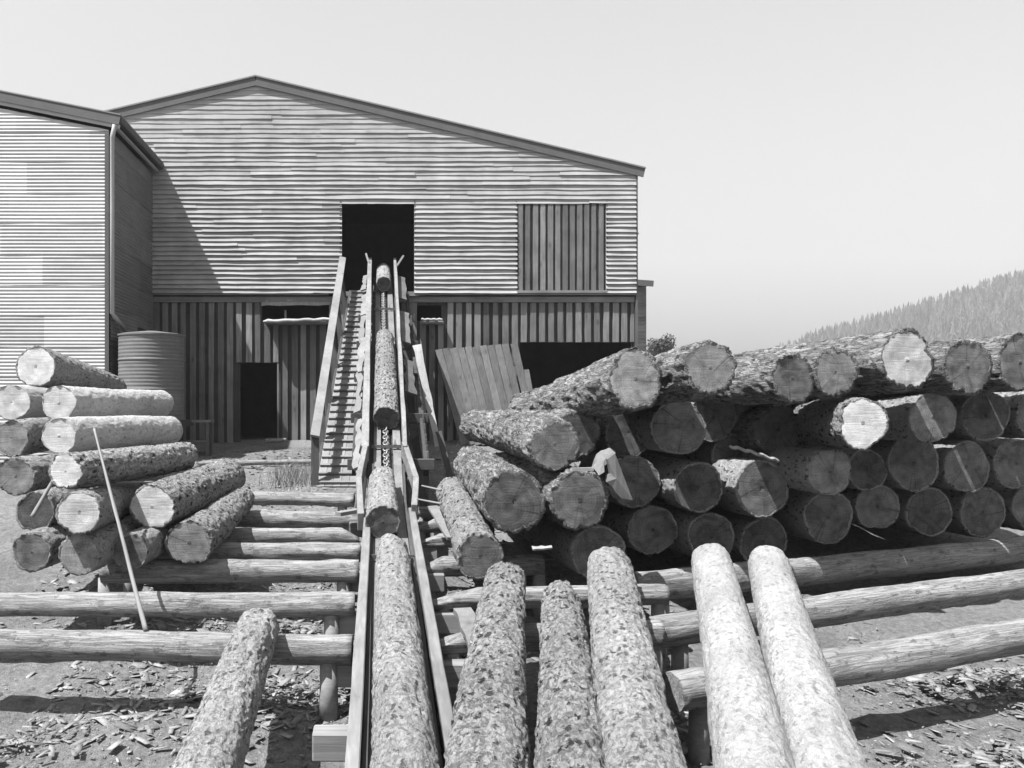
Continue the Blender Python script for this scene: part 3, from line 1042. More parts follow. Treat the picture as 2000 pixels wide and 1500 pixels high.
GR = 'logs in the right pile'
R = [
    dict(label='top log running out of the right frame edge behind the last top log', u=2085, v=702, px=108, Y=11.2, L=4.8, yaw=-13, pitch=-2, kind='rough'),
    dict(label='second row log mostly cut off by the right frame edge', u=2030, v=806, px=100, Y=11.1, L=4.2, yaw=-6, kind='mid', endmat='cut_shaded'),
    dict(label='bottom row log mostly cut off by the right frame edge', u=2025, v=992, px=98, Y=11.3, L=4.2, yaw=-6, kind='mid', endmat='cut_shaded'),
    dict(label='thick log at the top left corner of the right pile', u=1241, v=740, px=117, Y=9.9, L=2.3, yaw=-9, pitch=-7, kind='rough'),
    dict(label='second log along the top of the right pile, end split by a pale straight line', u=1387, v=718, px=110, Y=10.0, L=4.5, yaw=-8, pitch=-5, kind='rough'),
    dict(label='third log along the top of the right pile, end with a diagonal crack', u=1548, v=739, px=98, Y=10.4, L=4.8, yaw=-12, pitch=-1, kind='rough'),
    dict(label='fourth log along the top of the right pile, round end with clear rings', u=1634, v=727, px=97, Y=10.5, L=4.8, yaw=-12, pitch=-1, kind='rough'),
    dict(label='fifth log along the top of the right pile, big very bright end', u=1772, v=703, px=122, Y=10.5, L=4.8, yaw=-14, pitch=-2, kind='rough', endmat='cut_sunlit'),
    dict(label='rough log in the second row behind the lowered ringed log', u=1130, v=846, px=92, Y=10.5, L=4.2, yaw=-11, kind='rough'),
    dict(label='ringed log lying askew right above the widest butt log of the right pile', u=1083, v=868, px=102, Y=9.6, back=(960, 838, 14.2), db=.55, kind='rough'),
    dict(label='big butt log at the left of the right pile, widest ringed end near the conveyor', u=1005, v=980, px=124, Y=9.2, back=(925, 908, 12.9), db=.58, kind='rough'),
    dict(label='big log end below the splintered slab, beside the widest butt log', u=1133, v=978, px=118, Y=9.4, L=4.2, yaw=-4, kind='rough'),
    dict(label='small log lying lowest next to the conveyor with its end in deep shade', u=938, v=1088, px=92, Y=9.15, back=(883, 962, 12.6), db=.46, kind='flaky', endmat='cut_shaded'),
    dict(label='dark log end low down behind the tall pale log on the skids', u=1168, v=1080, px=108, Y=9.6, L=4.2, yaw=-4, kind='mid', endmat='cut_shaded'),
    dict(label='shaded log with a lumpy lower edge under the second top log', u=1325, v=835, px=108, Y=10.1, L=4.2, yaw=-6, kind='mid', endmat='cut_shaded', lump=.02),
    dict(label='set back dim log right of the lumpy shaded log', u=1393, v=815, px=94, Y=10.8, L=4.2, yaw=-6, kind='mid', endmat='cut_shaded'),
    dict(label='very dark log end amid the right pile with torn bark at its left', u=1521, v=840, px=102, Y=10.5, L=4.2, yaw=-6, kind='rough', endmat='cut_shaded'),
    dict(label='hacked log with a ragged bright sunlit end jutting from the right pile', u=1686, v=826, px=100, Y=9.6, L=4.2, yaw=10, kind='flaky', endmat='cut_sunlit', squash=.07, lump=.03),
    dict(label='log end crossed by a thin bright sun stripe in the third row', u=1364, v=952, px=99, Y=10.05, L=4.2, yaw=-5, kind='mid', endmat='cut_shaded'),
    dict(label='log end with a sunlit bark rim right of the sun striped end', u=1488, v=955, px=110, Y=10.1, L=4.2, yaw=-5, kind='mid', endmat='cut_shaded'),
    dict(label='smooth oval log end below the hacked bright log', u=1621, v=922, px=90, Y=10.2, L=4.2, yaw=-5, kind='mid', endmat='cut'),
    dict(label='dim set back log right of the smooth oval log end', u=1693, v=918, px=82, Y=10.6, L=4.2, yaw=-5, kind='mid', endmat='cut_shaded'),
    dict(label='log end with two dark stains below the smooth oval end', u=1618, v=1010, px=102, Y=10.3, L=4.2, yaw=-5, kind='mid', endmat='cut_shaded'),
    dict(label='dim log right of the stained log end near the long skid', u=1714, v=990, px=90, Y=10.7, L=4.2, yaw=-5, kind='mid', endmat='cut_shaded'),
    dict(label='barely seen bottom log behind the left one of the two bright logs', u=1390, v=1050, px=96, Y=10.2, L=4.2, yaw=-5, kind='mid', endmat='cut_shaded'),
    dict(label='barely seen bottom log behind the right one of the two bright logs', u=1492, v=1058, px=96, Y=10.4, L=4.2, yaw=-5, kind='mid', endmat='cut_shaded'),
    dict(label='deeply shaded log end just right of the splintered slab', u=1238, v=940, px=104, Y=10.3, L=4.2, yaw=-5, kind='mid', endmat='cut_shaded'),
    dict(label='dark log end under the thick top left corner log', u=1228, v=845, px=98, Y=10.6, L=4.2, yaw=-6, kind='mid', endmat='cut_shaded'),
    dict(label='dark log end between the splintered slab and the bottom logs', u=1275, v=1035, px=98, Y=10.4, L=4.2, yaw=-5, kind='mid', endmat='cut_shaded'),
    dict(label='large dim log at the right photo edge below the fifth top log', u=1785, v=905, px=106, Y=10.6, L=4.2, yaw=-5, kind='mid', endmat='cut_shaded'),
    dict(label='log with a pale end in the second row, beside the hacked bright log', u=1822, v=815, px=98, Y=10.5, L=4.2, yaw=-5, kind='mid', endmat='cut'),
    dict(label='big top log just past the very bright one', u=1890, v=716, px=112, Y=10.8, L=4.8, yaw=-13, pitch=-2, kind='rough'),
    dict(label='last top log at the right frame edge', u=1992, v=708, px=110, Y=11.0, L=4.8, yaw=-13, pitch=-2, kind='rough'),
    dict(label='second row log under the last top logs, right frame side', u=1925, v=812, px=100, Y=10.8, L=4.2, yaw=-6, kind='mid', endmat='cut_shaded'),
    dict(label='third row log at the right frame side above the long skid', u=1888, v=912, px=98, Y=10.8, L=4.2, yaw=-6, kind='mid', endmat='cut_shaded'),
    dict(label='outermost third row log cut by the right frame edge', u=1985, v=905, px=98, Y=11., L=4.2, yaw=-6, kind='mid', endmat='cut_shaded'),
    dict(label='bottom row log at the far right resting over the long skid', u=1815, v=1000, px=96, Y=10.9, L=4.2, yaw=-6, kind='mid', endmat='cut_shaded'),
    dict(label='bottom row log nearest the right frame corner', u=1920, v=1000, px=98, Y=11.1, L=4.2, yaw=-6, kind='mid', endmat='cut_shaded'),
    dict(label='narrow dark log filling the gap between second and third top logs', u=1455, v=790, px=88, Y=10.9, L=4.2, yaw=-8, kind='rough', endmat='cut_shaded'),
    dict(label='rough log lying low behind the thick top left corner log', u=1150, v=775, px=88, Y=11.6, L=2.4, yaw=-12, pitch=-5, kind='rough', endmat='cut_shaded'),
    dict(label='narrow dark log behind the gap left of the smooth oval log end', u=1556, v=950, px=84, Y=10.9, L=4., yaw=-5, kind='mid', endmat='cut_shaded'),
    dict(label='narrow dark log between the lumpy and the sun striped log ends', u=1430, v=890, px=84, Y=10.9, L=4., yaw=-5, kind='mid', endmat='cut_shaded'),
]
for i_, args in enumerate(R):
    if args['endmat'] == 'cut_shaded' if 'endmat' in args else False:
        args['px'] = args['px'] * 1.0
        args['Y'] = args['Y'] + (.6 if args['u'] > 1180 else 0)
    elif args['v'] < 760 and args['u'] > 1200:
        args['Y'] -= .65 if args['u'] > 1300 else .4
    args.setdefault('endmat', 'cut_grazing' if args['u'] < 1200 else 'cut')
    pixlog(group=GR, **args)

# logs lying towards the camera on the skids
GF = 'logs lying ready on the front skids'


def skidlog(label, back_u, back_w, back_top, front_u, front_w, Yf, kind, df=None, name='log', endmat='cut'):
    # back end from its top edge on the deck plane, front end by distance
    k = back_w
    Yb = 4420. / ((back_top - CV) + 144.5 + k)
    s = F / Yb
    db = k / s
    b = Vector(((back_u - CU) / s, Yb, deck_z(Yb) + db / 2))
    dfx = front_w / (F / Yf)
    a = Vector(((front_u - CU) * Yf / F, Yf, deck_z(Yf) + dfx / 2))
    # extend towards the camera
    a2 = b + (a - b) * ((b.y - 3.4) / (b.y - Yf))
    dd = db + (dfx - db) * ((b.y - 3.4) / (b.y - Yf)) * .9
    make_log(label, a2, b, min(dd, db * 1.3), db, kind=kind, endmat=endmat, group=GF, n=150, m=330, bend=.012)


skidlog('pitted bark log nearest the conveyor among the front logs', 988, 74, 1095, 968, 130, 5.76, 'flaky')
skidlog('short topped pitted log, second from the conveyor among the front logs', 1095, 73, 1133, 1106, 117, 5.82, 'flaky')
skidlog('long pale log with fine flecks, third from the conveyor among the front logs', 1190, 82, 1065, 1236, 140, 5.47, 'mid')
skidlog('smooth pale log, left one of the two bright front logs at the right', 1389, 73, 1060, 1443, 125, 5.7, 'pale')
skidlog('smooth pale log with cracked bark, right one of the two bright front logs', 1500, 75, 1065, 1577, 128, 5.57, 'pale')
make_log('log lying askew on the skids left of the conveyor, cut by the bottom edge', P(384, 1570, 4.75), P(505, 1222, 7.45), .39, .345, kind='mid', group=GF, n=150, m=240, bend=.01)

# logs on the conveyor
GC = 'logs riding up the conveyor'
XC = .15


def bed(y):
    return .54 + .12 * (y - 7.66) if y < 12.6 else 1.13 + .41 * (y - 12.6)


def conv_log(label, y0, y1, d0, d1, kind, dx=0., lift=.0, endmat='cut_shaded'):
    make_log(label, (XC + dx, y0, bed(y0) + d0 / 2 + lift), (XC + dx, y1, bed(y1) + d1 / 2 + lift), d0, d1, kind=kind, endmat=endmat, group=GC, n=130, m=240, bend=.004)


conv_log('long flecked log in the foreground trough of the conveyor', 3.2, 9.85, .44, .35, 'mid', -.0)
conv_log('short log with a dark front end where the conveyor starts to climb', 10.9, 13.1, .42, .36, 'mid', -.1)
conv_log('middle log climbing the conveyor, rough bark and black front end', 15.1, 19.5, .44, .37, 'flaky', -.02)
conv_log('last log entering the dark doorway at the top of the conveyor', 23.45, 25.05, .40, .36, 'mid', -.02, .1)

# ------------------------------------------------------------------ conveyor
conv = thing('log_conveyor', (XC, 12., .4), 'long timber log haul-up trough climbing from the front skids to the dark upper doorway', 'conveyor')


def strip(mb, x, w, h, y0, y1, dz, seg, wav=.004, tone=0., fn=bed, seed=1, x1=None):
    """upright or flat timber following the bed from y0 to y1"""
    ysn = [y0] + [y for y in (12.6,) if y0 < y < y1] + [y1]
    x1 = x if x1 is None else x1
    for a, b in zip(ysn[:-1], ysn[1:]):
        xa = x + (x1 - x) * (a - y0) / (y1 - y0)
        xb = x + (x1 - x) * (b - y0) / (y1 - y0)
        mb.beam((xa, a, fn(a) + dz), (xb, b, fn(b) + dz), w, h, (0, 0, 1), tone, max(2, int(seg * (b - a))), wav, seed, top=True)


for (x0, x1_, sd, ye) in ((-.165, -.15, 1, 11.9), (.475, .45, 2, 11.95)):
    mb = MB()
    strip(mb, x0, .092, .17, 3.0, ye, .145, 3, .006, random.uniform(-.05, .1), seed=sd, x1=x1_)
    mb.build('side_rail', M['timber_y'], conv, bevel=.008)
railz = lambda y: 2.0 + .443 * (y - 14)
for (x0, x1_, ww_, sd) in ((-.225, -.26, .12, 3), (.42, .46, .075, 4)):
    mb = MB()
    strip(mb, x0, ww_, .30, 13.9, 24.9, .0, 2.2, .012, .15, fn=railz, seed=sd, x1=x1_)
    mb.build('side_rail', M['timber_y'], conv, bevel=.006)
for pts, sd in (([(-.235, 11.4, 1.19), (-.30, 13.0, 1.54), (-.21, 14.05, 2.02)], 5), ([(.475, 11.7, 1.27), (.555, 13.0, 1.54), (.41, 14.1, 2.02)], 6)):
    mb = MB()
    for a, b in zip(pts[:-1], pts[1:]):
        mb.beam(a, b, .085, .24, (0, 0, 1), .12, 4, .005, sd, top=True)
    mb.build('flared_guard', M['timber_y'], conv, bevel=.006)
for (xb, w, sd) in ((-.025, .12, 7), (.30, .13, 8)):
    mb = MB()
    strip(mb, xb, w, .06, 3.0, 25.6, .0, 1.5, .004, -.08, seed=sd)
    mb.build('bed_plank', M['timber_y'], conv)
mb = MB()
strip(mb, .14, .62, .04, 3.0, 25.6, -.10, .5, 0, -.4)
mb.build('trough_bottom', M['timber_dark'], conv)
# inner liner boards
for (xi, sd) in ((-.09, 9), (.385, 10)):
    mb = MB()
    strip(mb, xi, .035, .12, 3.0, 13.8, .06, 1.2, .004, -.1, seed=sd)
    mb.build('liner_board', M['timber_dark'], conv)
# sleepers under the level run
for (y, xl, xr) in ((5.0, -.75, 1.05), (6.35, -.48, .95), (7.55, -.45, .88), (8.75, -.42, .85), (10.0, -.42, .75), (11.2, -.4, .75), (12.3, -.42, .72)):
    zt = bed(y) - .145
    mb = MB()
    mb.box(xl, xr, y - .1, y + .1, zt - .2, zt, random.gauss(0, .15))
    mb.build('sleeper', M['timber_x'], conv, bevel=.01)
# trestle bents under the climb
for y in (14.4, 16.2, 18.2, 20.2, 22.2):
    zt = bed(y) - .15
    gz = float(ground_z(np.array(y)))
    mb = MB()
    mb.box(-.52, .92, y - .09, y + .09, zt - .18, zt)
    cb = mb.build('cross_beam', M['timber_dark'], conv, bevel=.008)
    for (xa, xb) in ((-.26, -.34), (.62, .84)):
        mb = MB()
        mb.beam((xb, y, gz - .1), (xa, y, zt - .18), .15, .15, (0, 1, 0), random.gauss(0, .15), 6, .006)
        mb.build('leg', M['timber_z'], conv, bevel=.008)
    mb = MB()
    if zt - gz > 1.2:
        mb.beam((-.33, y - .1, gz + .15), (.70, y - .1, zt - .35), .1, .03, (0, 1, 0))
        mb.build('brace', M['timber_z'], conv)
for (xa, s_) in ((.78, 1), (-.42, 2)):
    mb = MB()
    strip(mb, xa, .06, .26, 14.4, 24.2, -.2, 1, .01, -.2, seed=30 + s_)
    mb.build('stringer', M['timber_dark'], conv)
# rough slabs nailed along the left side and dark wane boards on the right
for i, (ya_, yb_, dz, w, tn) in enumerate(((13.6, 15.4, .06, .10, -.1), (15.5, 17.4, .16, .11, -.2), (17.3, 19.3, .2, .13, -.05), (19.1, 21.2, .16, .13, -.25), (21.0, 23.0, .2, .15, -.1), (22.7, 24.1, .34, .12, -.15))):
    mb = MB()
    xo = -.37 - .02 * (i % 2)
    mb.beam((xo, ya_, bed(ya_) + dz), (xo + .02, yb_, bed(yb_) + dz), w, .045, (-.35, -.25, 1), tn, 14, .06, 40 + i)
    mb.build('side_slab', M['rail'], conv)
for i, (ya_, yb_, dz, w, tn) in enumerate(((16.5, 18.2, .1, .2, .0), (19.2, 21.4, .15, .22, .4), (22.0, 24.1, .3, .22, .2))):
    mb = MB()
    mb.beam((.60, ya_, bed(ya_) + dz), (.62, yb_, bed(yb_) + dz), w, .045, (.3, -.25, 1), tn - .3, 12, .05, 60 + i)
    mb.build('side_slab', M['timber_z'], conv)
# skirt added down the right side to cast solid shadow, and a fresh slab nailed on as a raking brace
y = 14.6
while y < 24.0:
    w = .17 + random.uniform(-.02, .03)
    gz = float(ground_z(np.array(y)))
    top = bed(y) - .12
    low = max(gz - .05, top - random.uniform(1.7, 2.6))
    mb = MB()
    mb.beam((.83, y + w / 2, low), (.82, y + w / 2, top), .028, w, (0, 1, 0), random.gauss(-.1, .2), 5, .006, int(y * 10))
    mb.build('shade_skirt_board', M['timber_z'], conv)
    y += w + random.uniform(.01, .05)
mb = MB()
a, b = P(814, 674, 18.1), P(856, 872, 17.5)
mb.beam(a, b, .17, .045, (0, -1, 0), .55, 16, .03, 5, w2=.11)
mb.build('slab_brace', M['slab'], conv)
mb = MB()
mb.beam(b + Vector((.01, .07, .3)), (b.x + .3, 17.3, .9), .12, .08, (0, -1, 0), -.3)
mb.build('brace_foot', M['timber_z'], conv)
# splayed boards at the top
mb = MB()
mb.beam((-.24, 24.35, 6.45), (-.36, 24.45, 6.85), .05, .16, (0, 1, 0), .3)
mb.build('splay_board', M['timber_y'], conv)
mb = MB()
mb.beam((.47, 24.3, 6.45), (.68, 24.4, 6.78), .05, .16, (0, 1, 0), .5)
mb.build('splay_board', M['timber_y'], conv)

# chain
chain = thing('drag_chain', (.115, 3.2, .1), 'iron drag chain of open links lying in the conveyor trough', 'chain')


def link_pts(c, d, up, long, wid, flatdir):
    side = flatdir
    pts = []
    for k in range(12):
        a = 2 * PI * k / 12
        pts.append(c + d * (math.cos(a) * long / 2) + side * (math.sin(a) * wid / 2))
    return pts


def chain_link(mb, y, turn):
    c = Vector((.115, y, bed(y) + .0))
    c2 = Vector((.115, y + .02, bed(y + .02)))
    d = (c2 - c).normalized()
    up = Vector((1, 0, 0)).cross(d)
    side = (Vector((1, 0, 0)) if turn else Vector((.5, 0, 0)) + up * .86).normalized()
    pts = link_pts(c + up * .015, d, up, .15, .085, side)
    pts.append(pts[0]); 
    mb.tube(pts, .014, 6, cap=False)


visible = [(9.3, 11.0), (13.1, 15.3), (19.4, 24.4)]
count = 0
y = 3.2
rest = MB()
k = 0
while y < 25.:
    st = .118 / (1 if y < 12.6 else 1.08)
    if any(a < y < b for a, b in visible) and count < 88:
        mb = MB()
        chain_link(mb, y, k % 2 == 0)
        mb.build('link', M['chain_bright'], chain, True)
        count += 1
    else:
        chain_link(rest, y, k % 2 == 0)
    y += st
    k += 1
o = rest.build('covered_links', M['chain'], chain, True)
o['kind'] = 'stuff'
for y in (9.95, 14.4, 19.75, 22.0):
    mb = MB()
    zc = bed(y) + .03
    mb.box(-.12, .40, y - .022, y + .022, zc, zc + .05)
    mb.beam((.27, y, zc + .05), (.27, y + .03, zc + .14), .05, .04, (0, 1, 0), w2=.015, h2=.015)
    mb.build('cross_dog', M['chain'], chain)

# ------------------------------------------------------------------ cleated ramp with handrail
yr0, yr1 = 17.05, 24.1
zr0, zr1 = float(ground_z(np.array(yr0))) + .05, ZFLOOR + .02
xl0, xl1 = (617 - CU) * yr0 / F, (686 - CU) * yr1 / F
RW = .80
ramp = thing('cleated_ramp', (xl0, yr0, zr0), 'steep cleated plank walkway with one broad pale handrail left of the conveyor', 'walkway')
rp = lambda t, s=0., up=0.: Vector((xl0 + (xl1 - xl0) * t + s, yr0 + (yr1 - yr0) * t, zr0 + (zr1 - zr0) * t + up))
mb = MB()
nb = 5
for i in range(nb):
    w = RW / nb
    mb.beam(rp(0, w * (i + .5)), rp(1, w * (i + .5)), w - .006, .04, (0, 0, 1), random.gauss(0, .08), 20, .003, 70 + i, top=True)
deck = mb.build('ramp_deck', M['ramp'], ramp)
for i in range(31):
    t = (i + .25) / 31
    mb = MB()
    mb.beam(rp(t, .015, .03), rp(t, RW - .02 + random.uniform(-.03, .02), .03 + random.uniform(-.004, .004)), .045, .055, (0, -.56, .83), random.gauss(-.1, .12))
    mb.build('cleat', M['timber_x'], ramp)
for xs_ in (-.03, RW + .03):
    mb = MB()
    mb.beam(rp(0, xs_, .0), rp(1, xs_, .0), .055, .22, (0, 0, 1), -.2, 8, .004, 80, top=True)
    mb.build('ramp_stringer', M['timber_dark'], ramp)
hr0, hr1 = P(612, 852, yr0), P(667, 503, yr1)
for i, t in enumerate((.008, .175, .345, .52, .70, .88)):
    mb = MB()
    top = hr0.lerp(hr1, t)
    base = rp(t, -.035, -.25)
    mb.beam((base.x, base.y, base.z if i else zr0 - .12), (top.x + .03, base.y, top.z - .02), .15, .06, (0, -1, 0), random.gauss(-.25, .1), 4, .003, 90 + i)
    mb.build('rail_post', M['timber_z'], ramp)
mb = MB()
mb.beam(hr0 + Vector((.03, -.03, .0)), hr1 + Vector((.03, .03, .0)), .18, .05, (.25, -.35, 1), .1, 12, .003, 95)
mb.build('handrail', M['rail'], ramp)
for (t0, t1) in ((.06, .17), (.23, .34), (.41, .51), (.60, .69)):
    pass

# ------------------------------------------------------------------ skids
GS = 'skid poles of the log deck'


def pole_mesh(name, a, b, r0, r1, mat, label, cat, group=None, seed=0, n=20, m=60, chop=(0, 0), knob=.009, bend=.03):
    a, b = Vector(a), Vector(b)
    d = b - a
    L = d.length
    th = np.linspace(0, 2 * PI, n, endpoint=False)
    z = np.linspace(0, 1, m)
    TH, ZZ = np.meshgrid(th, z)
    R = r0 + (r1 - r0) * ZZ
    R = R * (1 + .05 * np.sin(2 * TH + seed)) + fbm(np.stack([np.cos(TH) * 1.6, np.sin(TH) * 1.6, ZZ * L * 1.7], -1), seed, 4) * knob * 3.4
    X = np.cos(TH) * R + bend * L * .2 * n1(ZZ * 2.5, seed + 1)
    Yc = np.sin(TH) * R + bend * L * .12 * n1(ZZ * 2.5, seed + 2)
    # axe-cut ends: the upper part slopes away
    for e, c in enumerate(chop):
        if c:
            t = (ZZ * L / c) if e == 0 else ((1 - ZZ) * L / c)
            f = np.clip(t, 0, 1)
            lim = -R * .3 + (R * 1.4) * f
            Yc = np.minimum(Yc, lim)
    V = np.stack([X, Yc, ZZ * L], -1).reshape(-1, 3)
    idx = np.arange(m * n).reshape(m, n)
    nx2 = np.roll(idx, -1, 1)
    quads = [tuple(q) for q in np.stack([idx[:-1], nx2[:-1], nx2[1:], idx[1:]], -1).reshape(-1, 4)]
    # frame: local z along d, local y up
    zax = d.normalized()
    yax = (Vector((0, 0, 1)) - zax * zax.z).normalized()
    xax = yax.cross(zax)
    M3 = np.array([xax, yax, zax])
    Vl = V
    me = bpy.data.meshes.new(name)
    me.from_pydata(Vl.tolist(), [], quads + [tuple(idx[0][::-1]), tuple(idx[-1])])
    for p in me.polygons: p.use_smooth = len(p.vertices) == 4
    me.materials.append(mat)
    o = bpy.data.objects.new(name, me)
    o.matrix_basis = Matrix(((xax.x, yax.x, zax.x, a.x), (xax.y, yax.y, zax.y, a.y), (xax.z, yax.z, zax.z, a.z), (0, 0, 0, 1)))
    C.objects.link(o)
    return tag(o, label, cat, group)


M['pole_l'] = bark('peeled skid pole', .38, .35, 1.3, .012, .4, .12)


def posts(o, a, b, r, xs_):
    a, b = Vector(a), Vector(b)
    for t in xs_:
        p = a.lerp(b, t)
        gz = float(ground_z(np.array(p.y)))
        mb = MB()
        q = o.matrix_basis.inverted()
        mb.tube([q @ Vector((p.x, p.y, gz - .08)), q @ Vector((p.x, p.y, p.z - r * .6))], [.085, .075], 10)
        me_o = mb.build('support_post', M['pole_y'], None, True)
        me_o.parent = o


def skid(label, v, ul, ur, r, Yl=0., chop=(0, 0), seed=1):
    Yv = 4420. / (v - 647.5)
    xl, xr = (ul - CU) * Yv / F, (ur - CU) * Yv / F
    o = pole_mesh('skid_pole', (xl, Yv + Yl, deck_z(Yv) - r + .085 * Yl), (xr, Yv, deck_z(Yv) - r), r * random.uniform(.95, 1.05), r * random.uniform(.9, 1.1), M['pole_l'], label, 'pole', GS, seed, chop=chop)
    posts(o, (xl, Yv + Yl, deck_z(Yv) - r + .085 * Yl), (xr, Yv, deck_z(Yv) - r), r, (.01, .94))
    return o


skid('skid farthest from the camera left of the conveyor, running past the foot of the ramp', 963, 300, 692, .118, .35, seed=1)
skid('second farthest skid left of the conveyor', 1000, 300, 704, .118, .1, seed=2)
skid('third farthest skid left of the conveyor, with a lumpy underside', 1031, 300, 702, .118, .0, (0, .25), 3)
skid('fourth farthest skid left of the conveyor', 1061, 250, 704, .118, .0, seed=4)
skid('fifth skid left of the conveyor, just behind the bark littered patch', 1096, 200, 701, .118, .0, seed=5)
skid('long pale skid running from the leaning pole to the conveyor', 1158, -60, 693, .115, .0, seed=6)
skid('nearest long skid at the lower left, under the askew log', 1240, -80, 688, .125, .15, seed=7)
GS = 'skid poles of the log deck'


def skid2(label, u0, v0, u1, v1, r, chop=(0, 0), seed=1, r1=None, far=1.):
    """skid right of the conveyor through two picture points of its upper edge"""
    Ya = 4420. / (v0 - 647.5)
    a = Vector(((u0 - CU) * Ya / F, Ya, deck_z(Ya) - r))
    Yb2 = 4420. / (v1 - 647.5)
    b = Vector(((u1 - CU) * Yb2 / F, Yb2, deck_z(Yb2) - r))
    eye = Vector((0, 0, H))
    a, b = eye + (a - eye) * far, eye + (b - eye) * far
    o = pole_mesh('skid_pole', a, b, r, r1 or r, M['pole_l'], label, 'pole', GS, seed, chop=chop)
    posts(o, a, b, r, (.06, .97))
    return o


skid2('farthest stub of skid right of the conveyor', 810, 990, 960, 984, .085, seed=11)
skid2('second stub of skid right of the conveyor', 812, 1015, 960, 1010, .09, (.3, 0), seed=12)
skid2('third stub of skid right of the conveyor, beside the small shaded log', 818, 1044, 960, 1040, .09, (.3, 0), seed=13)
skid2('thick skid end chopped to a slope under the small shaded log', 824, 1085, 1060, 1082, .125, (.3, 0), seed=14)
skid2('long skid from the conveyor passing under the front logs with a sloping chopped end', 840, 1150, 1300, 1140, .115, (.55, 0), seed=15)
skid2('chopped skid end nearest the conveyor at the lower right of the trough', 858, 1222, 1290, 1212, .12, (.5, 0), seed=16)
skid2('thick shaded skid running under the right pile to the right edge', 1235, 1120, 2060, 1042, .16, seed=17, r1=.17, far=1.055)
skid2('long bright skid crossing under the two bright logs', 1270, 1205, 2070, 1105, .14, seed=18)
skid2('front bright skid at the lower right corner', 1310, 1310, 2080, 1200, .15, seed=19)

# ------------------------------------------------------------------ loose sticks, slabs, panel
pole_mesh('leaning_pole', P(285, 1232, 7.55), P(184, 838, 9.35), .022, .014, M['pole_y'], 'long thin pole leaning against the left pile with its foot on the front skid', 'pole', None, 31, 10, 50, knob=.002, bend=.006)
pole_mesh('thin_stick', P(207, 943, 9.75), P(300, 941, 10.1), .014, .01, M['pole_y'], 'short thin stick lying level beside the stout log of the left pile', 'stick', None, 32, 8, 12, knob=.001)
pole_mesh('thin_stick', P(62, 1010, 9.15), P(104, 938, 9.35), .022, .02, M['pole_y'], 'pale stick propped slanting at the left edge of the left pile', 'stick', None, 33, 8, 12, knob=.001)
pole_mesh('ground_pole', (-5.2, 19.6, 1.27), (-1.25, 20.1, 1.30), .06, .05, M['pole_l'], 'long pole lying on the sunlit ground before the mill', 'pole', None, 34, 12, 30)
pole_mesh('short_pole', P(519, 861, 23.0), P(560, 859, 22.8), .055, .05, M['pole_l'], 'short pole on the ground in front of the mill door', 'pole', None, 35, 12, 12)
pn = thing('plank_screen', P(950, 860, 23.3), 'leaning panel of pale vertical boards propped under the big shutter', 'panel')
nb = 11
tl, tr_, bl, br = Vector((1.55, 24.12, 4.15)), Vector((3.86, 24.12, 4.32)), Vector((2.20, 23.35, 1.55)), Vector((4.35, 23.35, 1.55))
mb = MB()
for i in range(nb):
    if i == nb - 1:
        t0 = t1 = (i + .72) / (nb + .3)
    else:
        t0 = t1 = (i + .5) / (nb + .3)
    top = tl.lerp(tr_, t0) + Vector((0, 0, random.uniform(-.012, .012)))
    bot = bl.lerp(br, t1)
    w = 2.31 / (nb + .3) - random.uniform(.008, .024)
    mb.beam(bot, top, w, .03 + random.uniform(-.004, .006), (0, -1, .35), random.gauss(0, .13), 12, .006, 100 + i)
mb.build('panel_boards', M['panel'], pn)
for t in (.15, .8):
    mb = MB()
    mb.beam(bl.lerp(tl, t) + Vector((0, .06, 0)), br.lerp(tr_, t) + Vector((0, .06, 0)), .1, .04, (0, -1, .35))
    mb.build('batten', M['timber_dark'], pn)
mb = MB()
mb.beam(P(1047, 830, 23.4), P(1028, 722, 23.9), .14, .03, (0, -1, .2), .0, 8, .006, 3)
tag(mb.build('loose_board', M['panel']), 'short loose board leaning right of the leaning panel', 'board')

# splintered slab on the right pile: a bright upper wedge leaning back, a split face below toned darker as its shade
sp_ = thing('splintered_slab', P(1200, 930, 9.15), 'splintered pale slab of wood hanging down between the log ends of the right pile', 'slab')


def chunk(name, pts, dep, thick, tone, seed):
    k = len(pts)
    vs = []
    for off in (0, thick):
        for i, (u, v) in enumerate(pts):
            w = P(u, v, dep(u, v))
            j = float(n1(np.array([i * 1.7 + off * 9]), seed)[0]) * .012
            vs.append((w.x + j, w.y + off + j, w.z + j))
    cu = sum(p[0] for p in pts) / k
    cv = sum(p[1] for p in pts) / k
    w = P(cu, cv, dep(cu, cv) - .03)
    vs.append(tuple(w))
    mb = MB()
    mb.add(vs, [(i, 2 * k, (i + 1) % k) for i in range(k)] + [tuple(range(k, 2 * k))] + [(i, (i + 1) % k, k + (i + 1) % k, k + i) for i in range(k)], tone)
    mb.build(name, M['slab'], sp_)


